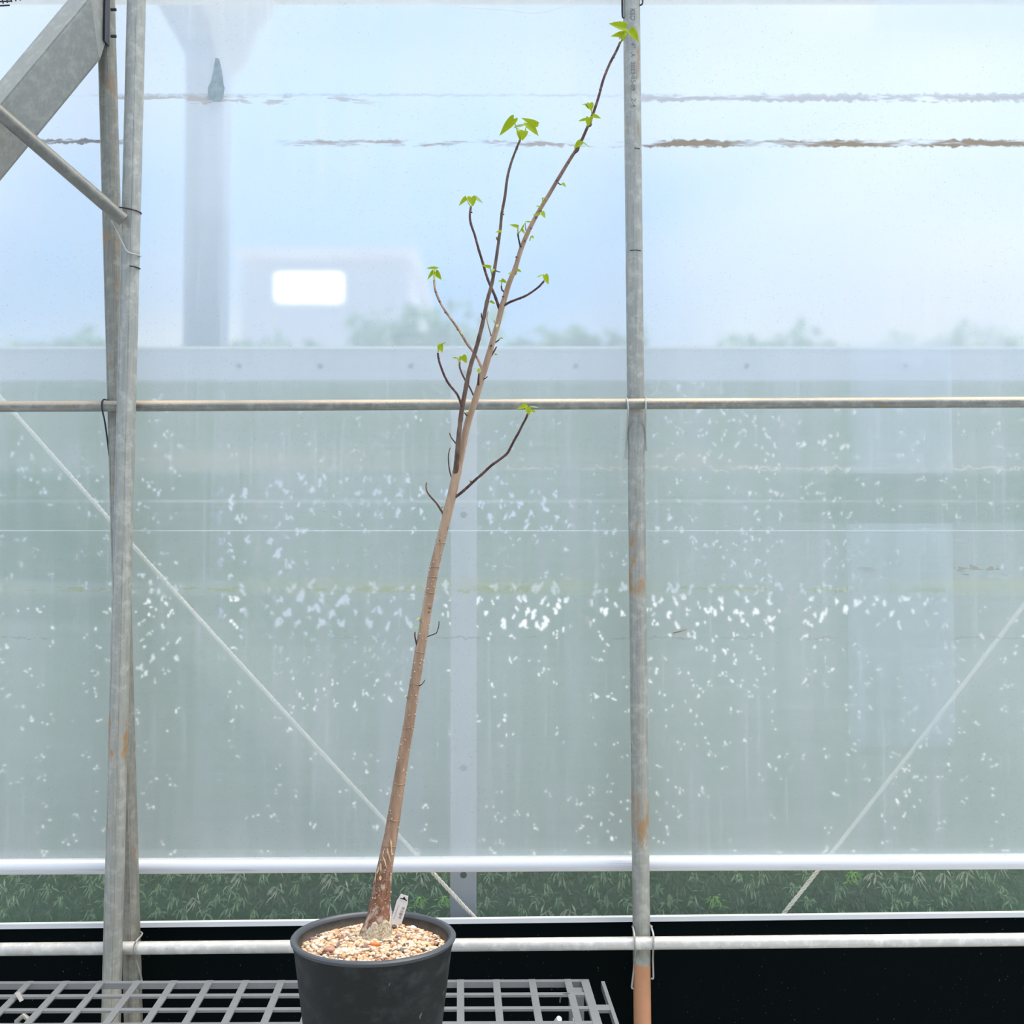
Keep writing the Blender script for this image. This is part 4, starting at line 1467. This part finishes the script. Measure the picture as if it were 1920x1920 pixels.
# ------------------------------------------------------------------ leaves
def mat_tree_leaf(name, a, b):
    m = new_mat(name)
    k = NT(m)
    n = k.noise(k.pos(), 120, 3)
    col = k.mix(n, a, b)
    p = k.pbsdf(col, 0.5, spec=0.2)
    t = k.n('ShaderNodeBsdfTranslucent')
    k.set(t.inputs['Color'], k.mix(0.5, col, (0.62, 0.70, 0.02)))
    k.finish(k.mixs(0.5, p, t.outputs[0]))
    return m
M_leaf = mat_tree_leaf('fresh_leaf', (0.34, 0.45, 0.006), (0.52, 0.60, 0.015))
M_leaf_pale = mat_tree_leaf('pale_leaf', (0.52, 0.64, 0.30), (0.66, 0.76, 0.46))

def leaf(base, tip, wpx, petiole, parent, off=-0.02, pale=False, heart=True, cup=0.25):
    """heart-shaped leaf: base (petiole joint) and tip in pixels, width in pixels; petiole: list of pixels from twig to joint"""
    py = (base[1] + tip[1]) / 2
    Yb = ydep(base[1], off)
    a = P(*base, Yb)
    b = P(*tip, ydep(tip[1], off - 0.004))
    ax_ = b - a
    L = ax_.length
    u = ax_.normalized()
    nrm = Vector((R.uniform(-0.2, 0.2), -1, 0.25)).normalized()
    s = u.cross(nrm).normalized()
    nrm = s.cross(u).normalized()
    hw = wpx * S(Yb) / 2
    prof = [(-0.10, 0.30), (-0.14, 0.62), (-0.04, 0.92), (0.14, 1.0), (0.36, 0.92), (0.58, 0.66), (0.78, 0.36), (0.92, 0.12)] if heart else [(0.05, 0.4), (0.2, 0.8), (0.4, 1.0), (0.6, 0.85), (0.8, 0.5), (0.93, 0.18)]
    mid = [a] + [a + u * L * max(0.0, t) for t, w_ in prof] + [b]
    vs_, fs = [], []
    vs_.append(a)
    n = len(prof)
    for t, w_ in prof:
        c = a + u * L * max(0.02, t if t > 0 else 0.02)
        e = a + u * L * t
        lift = nrm * (hw * cup * w_)
        vs_ += [e + s * hw * w_ + lift, c, e - s * hw * w_ + lift]
    vs_.append(b)
    for i in range(n - 1):
        o_ = 1 + i * 3
        fs += [(o_, o_ + 1, o_ + 4, o_ + 3), (o_ + 1, o_ + 2, o_ + 5, o_ + 4)]
    fs += [(0, 2, 1), (0, 3, 2)]
    o_ = 1 + (n - 1) * 3
    last = len(vs_) - 1
    fs += [(o_, o_ + 1, last), (o_ + 1, o_ + 2, last)]
    # slight thickness
    back = [v + nrm * -0.0004 for v in vs_]
    mb = MB()
    mb.add(vs_, fs)
    mb.add(back, [tuple(reversed(f)) for f in fs])
    if petiole:
        pts = [P(x_, y_, ydep(y_, off * (i / max(1, len(petiole))))) for i, (x_, y_) in enumerate(petiole)] + [a]
        pp, rr = smooth_path(pts, [0.0009] * len(pts), 4)
        mb.tube(pp, rr, 6)
    me = bpy.data.meshes.new('leaf')
    me.from_pydata(mb.v, [], mb.f)
    me.shade_smooth()
    o = link('leaf', me, M_leaf_pale if pale else M_leaf, parent)
    return o

T = trunk
# top cluster
leaf((1172, 51), (1141, 44), 19, [(1164, 79), (1168, 66)], T)
leaf((1172, 64), (1145, 68), 14, [(1164, 79)], T, -0.01)
leaf((1171, 64), (1160, 74), 10, None, T, -0.014)
leaf((1182, 56), (1198, 79), 17, [(1164, 79), (1172, 71)], T, -0.03)
# cluster below
leaf((1106, 194), (1109, 209), 13, [(1110, 214)], T)
leaf((1100, 195), (1104, 205), 8, None, T)
leaf((1104, 196), (1091, 196), 3.5, None, T, heart=False)
leaf((1097, 224), (1084, 227), 6, [(1103, 230)], T)
leaf((1112, 217), (1127, 222), 9, [(1108, 232)], T, -0.03)
leaf((1104, 221), (1102, 238), 12, [(1105, 236)], T, -0.03)
leaf((1089, 266), (1076, 279), 12, [(1086, 278)], T, -0.02)
leaf((1090, 265), (1106, 276), 3, None, T, pale=True, heart=False)
leaf((1055, 344), (1061, 351), 6, [(1052, 346)], T)
leaf((1017, 371), (1027, 373), 2.5, [(1018, 384)], T, heart=False)
leaf((1013, 388), (1005, 386), 3, [(1013, 396)], T, heart=False)
leaf((1016, 398), (1022, 409), 9, None, T, -0.02)
leaf((1013, 402), (999, 403), 4.5, None, T, -0.02, heart=False)
leaf((971, 425), (955, 421), 7, [(971, 439), (971, 432)], BR['b10'], -0.02)
leaf((978, 430), (985, 439), 5.5, [(972, 438)], BR['b10'], -0.02)
leaf((977, 432), (984, 418), 3.2, None, BR['b10'], -0.02, heart=False)
leaf((986, 415), (999, 417), 3.2, [(985, 420)], BR['b11'], 0.01, heart=False)
leaf((996, 443), (1001, 447), 6, [(993, 451)], T, -0.01)
# second stem tip
leaf((963, 223), (936, 255), 17, [(975, 263), (969, 243)], stem, -0.04)
leaf((989, 231), (1010, 255), 17, [(976, 262), (984, 246)], stem, -0.05)
leaf((1006, 233), (977, 221), 13, None, stem, -0.03, cup=0.1)
leaf((1000, 225), (1010, 236), 6, None, stem, -0.02, heart=False)
leaf((964, 238), (988, 233), 6, [(976, 262), (977, 246)], stem, -0.03, pale=True, heart=False)
leaf((974, 246), (975, 263), 12, None, stem, -0.05)
leaf((983, 247), (979, 264), 15, None, stem, -0.055)
leaf((939, 433), (928, 436), 4.5, [(932, 447)], stem, -0.03)
leaf((919, 501), (902, 497), 7, [(923, 522), (921, 510)], stem, -0.03)
leaf((926, 505), (922, 511), 4.5, None, stem, -0.03)
leaf((920, 565), (929, 570), 5, [(913, 568)], stem, -0.02)
# b8 tip
leaf((874, 371), (860, 386), 9, [(883, 388), (878, 380)], BR['b8'], 0.01)
leaf((884, 370), (887, 387), 17, None, BR['b8'], 0.0)
leaf((891, 370), (906, 381), 7, [(884, 387), (889, 377)], BR['b8'], 0.02, pale=True)
# b7 tip
leaf((822, 502), (799, 503), 5.5, [(814, 526), (813, 508)], BR['b7'], 0.03, heart=False)
leaf((812, 509), (801, 525), 6.5, None, BR['b7'], 0.03)
leaf((817, 510), (828, 525), 11, [(814, 526)], BR['b7'], 0.03)
leaf((866, 622), (866, 628), 5, None, BR['b7'], 0.02, pale=True)
# b9 tip
leaf((1022, 516), (1028, 534), 11, [(1020, 527)], BR['b9'], -0.06)
leaf((1017, 515), (1006, 520), 2.6, None, BR['b9'], -0.05, heart=False)
# b24
leaf((941, 525), (951, 531), 7, [(940, 536)], BR['b24'], -0.01)
leaf((940, 527), (934, 527), 3, None, BR['b24'], -0.01, heart=False)
leaf((970, 506), (978, 510), 5.5, [(967, 515)], T, -0.01)
leaf((960, 512), (952, 513), 3, None, T, -0.01, heart=False)
# b5, b6
leaf((826, 646), (829, 662), 9, [(821, 662)], BR['b5'], -0.05)
leaf((822, 649), (822, 660), 4.5, None, BR['b5'], -0.05)
leaf((826, 646), (836, 642), 2.4, None, BR['b5'], -0.05, heart=False)
leaf((867, 668), (875, 681), 13, [(862, 680), (864, 674)], BR['b6'], 0.01)
leaf((864, 670), (860, 679), 6, None, BR['b6'], 0.01, pale=True)
leaf((857, 671), (848, 671), 3, [(862, 680)], BR['b6'], 0.01, heart=False)
leaf((899, 692), (894, 698), 6, [(898, 700)], BR['b17'], -0.02)
leaf((927, 664), (933, 665), 3, None, BR['b19'], 0.0, heart=False)
leaf((937, 634), (944, 634), 3, [(936, 637)], BR['b18'], 0.0, heart=False)
leaf((926, 599), (922, 598), 3.5, [(927, 605)], T, -0.01, pale=True)
leaf((933, 609), (931, 614), 4.5, None, T, -0.015, pale=True)
leaf((878, 770), (872, 773), 4, [(873, 777)], BR['b21'], -0.02, pale=True)
# b1 tip
leaf((987, 760), (969, 767), 9, [(990, 775), (986, 766)], BR['b1'], -0.05)
leaf((990, 765), (992, 779), 11, None, BR['b1'], -0.06)
leaf((995, 762), (1010, 764), 3, [(990, 775), (994, 768)], BR['b1'], -0.05, pale=True, heart=False)
leaf((997, 770), (1004, 773), 6, None, BR['b1'], -0.055)
leaf((825, 952), (832, 951), 2.6, None, BR['b2'], 0.0, heart=False)
leaf((787, 1159), (780, 1162), 3, [(787, 1164)], BR['b31'], -0.01, pale=True, heart=False)
leaf((785, 1177), (776, 1176), 3.2, [(788, 1172)], T, -0.01, pale=True, heart=False)
leaf((763, 1304), (758, 1306), 3, None, BR['b16'], -0.01, pale=True, heart=False)
leaf((878, 901), (884, 900), 2.6, None, BR['b1'], -0.02, pale=True, heart=False)

# ================================================================== name tags in the gravel
M_tag = mat_simple('white_tag_plastic', (0.90, 0.90, 0.90), 0.4, 0, 0.02)
foot = PZ(744, 1731, GZ + 0.010)
YT = foot.y
root = empty('plant_tag', foot)
def T3(px, py, d=0.0):
    return P(px, py, YT + d)
MB().prism([T3(*q) for q in ((751.5, 1676), (765, 1680.5), (764.5, 1693), (764, 1696), (752, 1735), (730, 1735), (733, 1728), (744, 1688), (746, 1686))], (0, 0.0008, 0)).build('card', M_tag, root)
MB().prism([T3(x_, y_, -0.0004) for x_, y_ in ((750.3, 1683.7), (755, 1684.3), (757.2, 1682.0), (759, 1682.2), (760.2, 1685.5), (763.3, 1688.3), (762.3, 1689.8), (758.5, 1687.2), (755.5, 1686.6), (753, 1685.6), (750.3, 1685.2))], (0, 0.0003, 0)).build('logo', M_ink_black, root)
axis = (T3(736, 1726) - T3(748.5, 1690)).normalized()       # down the tag
acr = Vector((0, 1, 0)).cross(axis).normalized()
if acr.x < 0:
    acr = -acr
def tag_print(s, start, size, mat, space=1.0):
    me = text_mesh(s, size)
    st = T3(*start, -0.0005)
    for v in me.vertices:
        v.co = st + axis * v.co.x * space + acr * v.co.y
    link('printed_text', me, mat, root)
tag_print('쿠크룸약', (754.2, 1699), 0.0062, M_ink_black, 0.95)
tag_print('Commiphora', (746.5, 1696), 0.0047, M_ink_pale, 1.0)
mb = MB()
for i in range(6):
    q = T3(749 + i * 2.5, 1688.2 + i * 1.0, -0.0005)
    mb.box(q, 0.0008, 0.0003, 0.0009)
mb.build('printed_marks', M_ink_pale, root)
tag(root, 'white plant name tag with black print leaning in the gravel', 'plant tag')
mb = MB()
mb.prism([P(x_, y_, YT + 0.006) for x_, y_ in ((728.5, 1684.5), (730, 1684.5), (733, 1700), (736, 1716), (735, 1735), (722, 1735), (726, 1705))], (0, 0.0008, 0))
o = mb.build('plant_tag', M_tag)
tag(o, 'plain white pointed tag half hidden behind the trunk', 'plant tag')

# small dry twig stuck to the film right of the pole
o = MB().tube([P(1262, 1187, Y_FILM - 0.007), P(1275, 1184, Y_FILM - 0.007), P(1288, 1180, Y_FILM - 0.007)], [0.0012, 0.0014, 0.0008], 6).build('dry_twig', M_twig_tan)
tag(o, 'small dry twig stuck to the film right of the upright pole', 'twig')
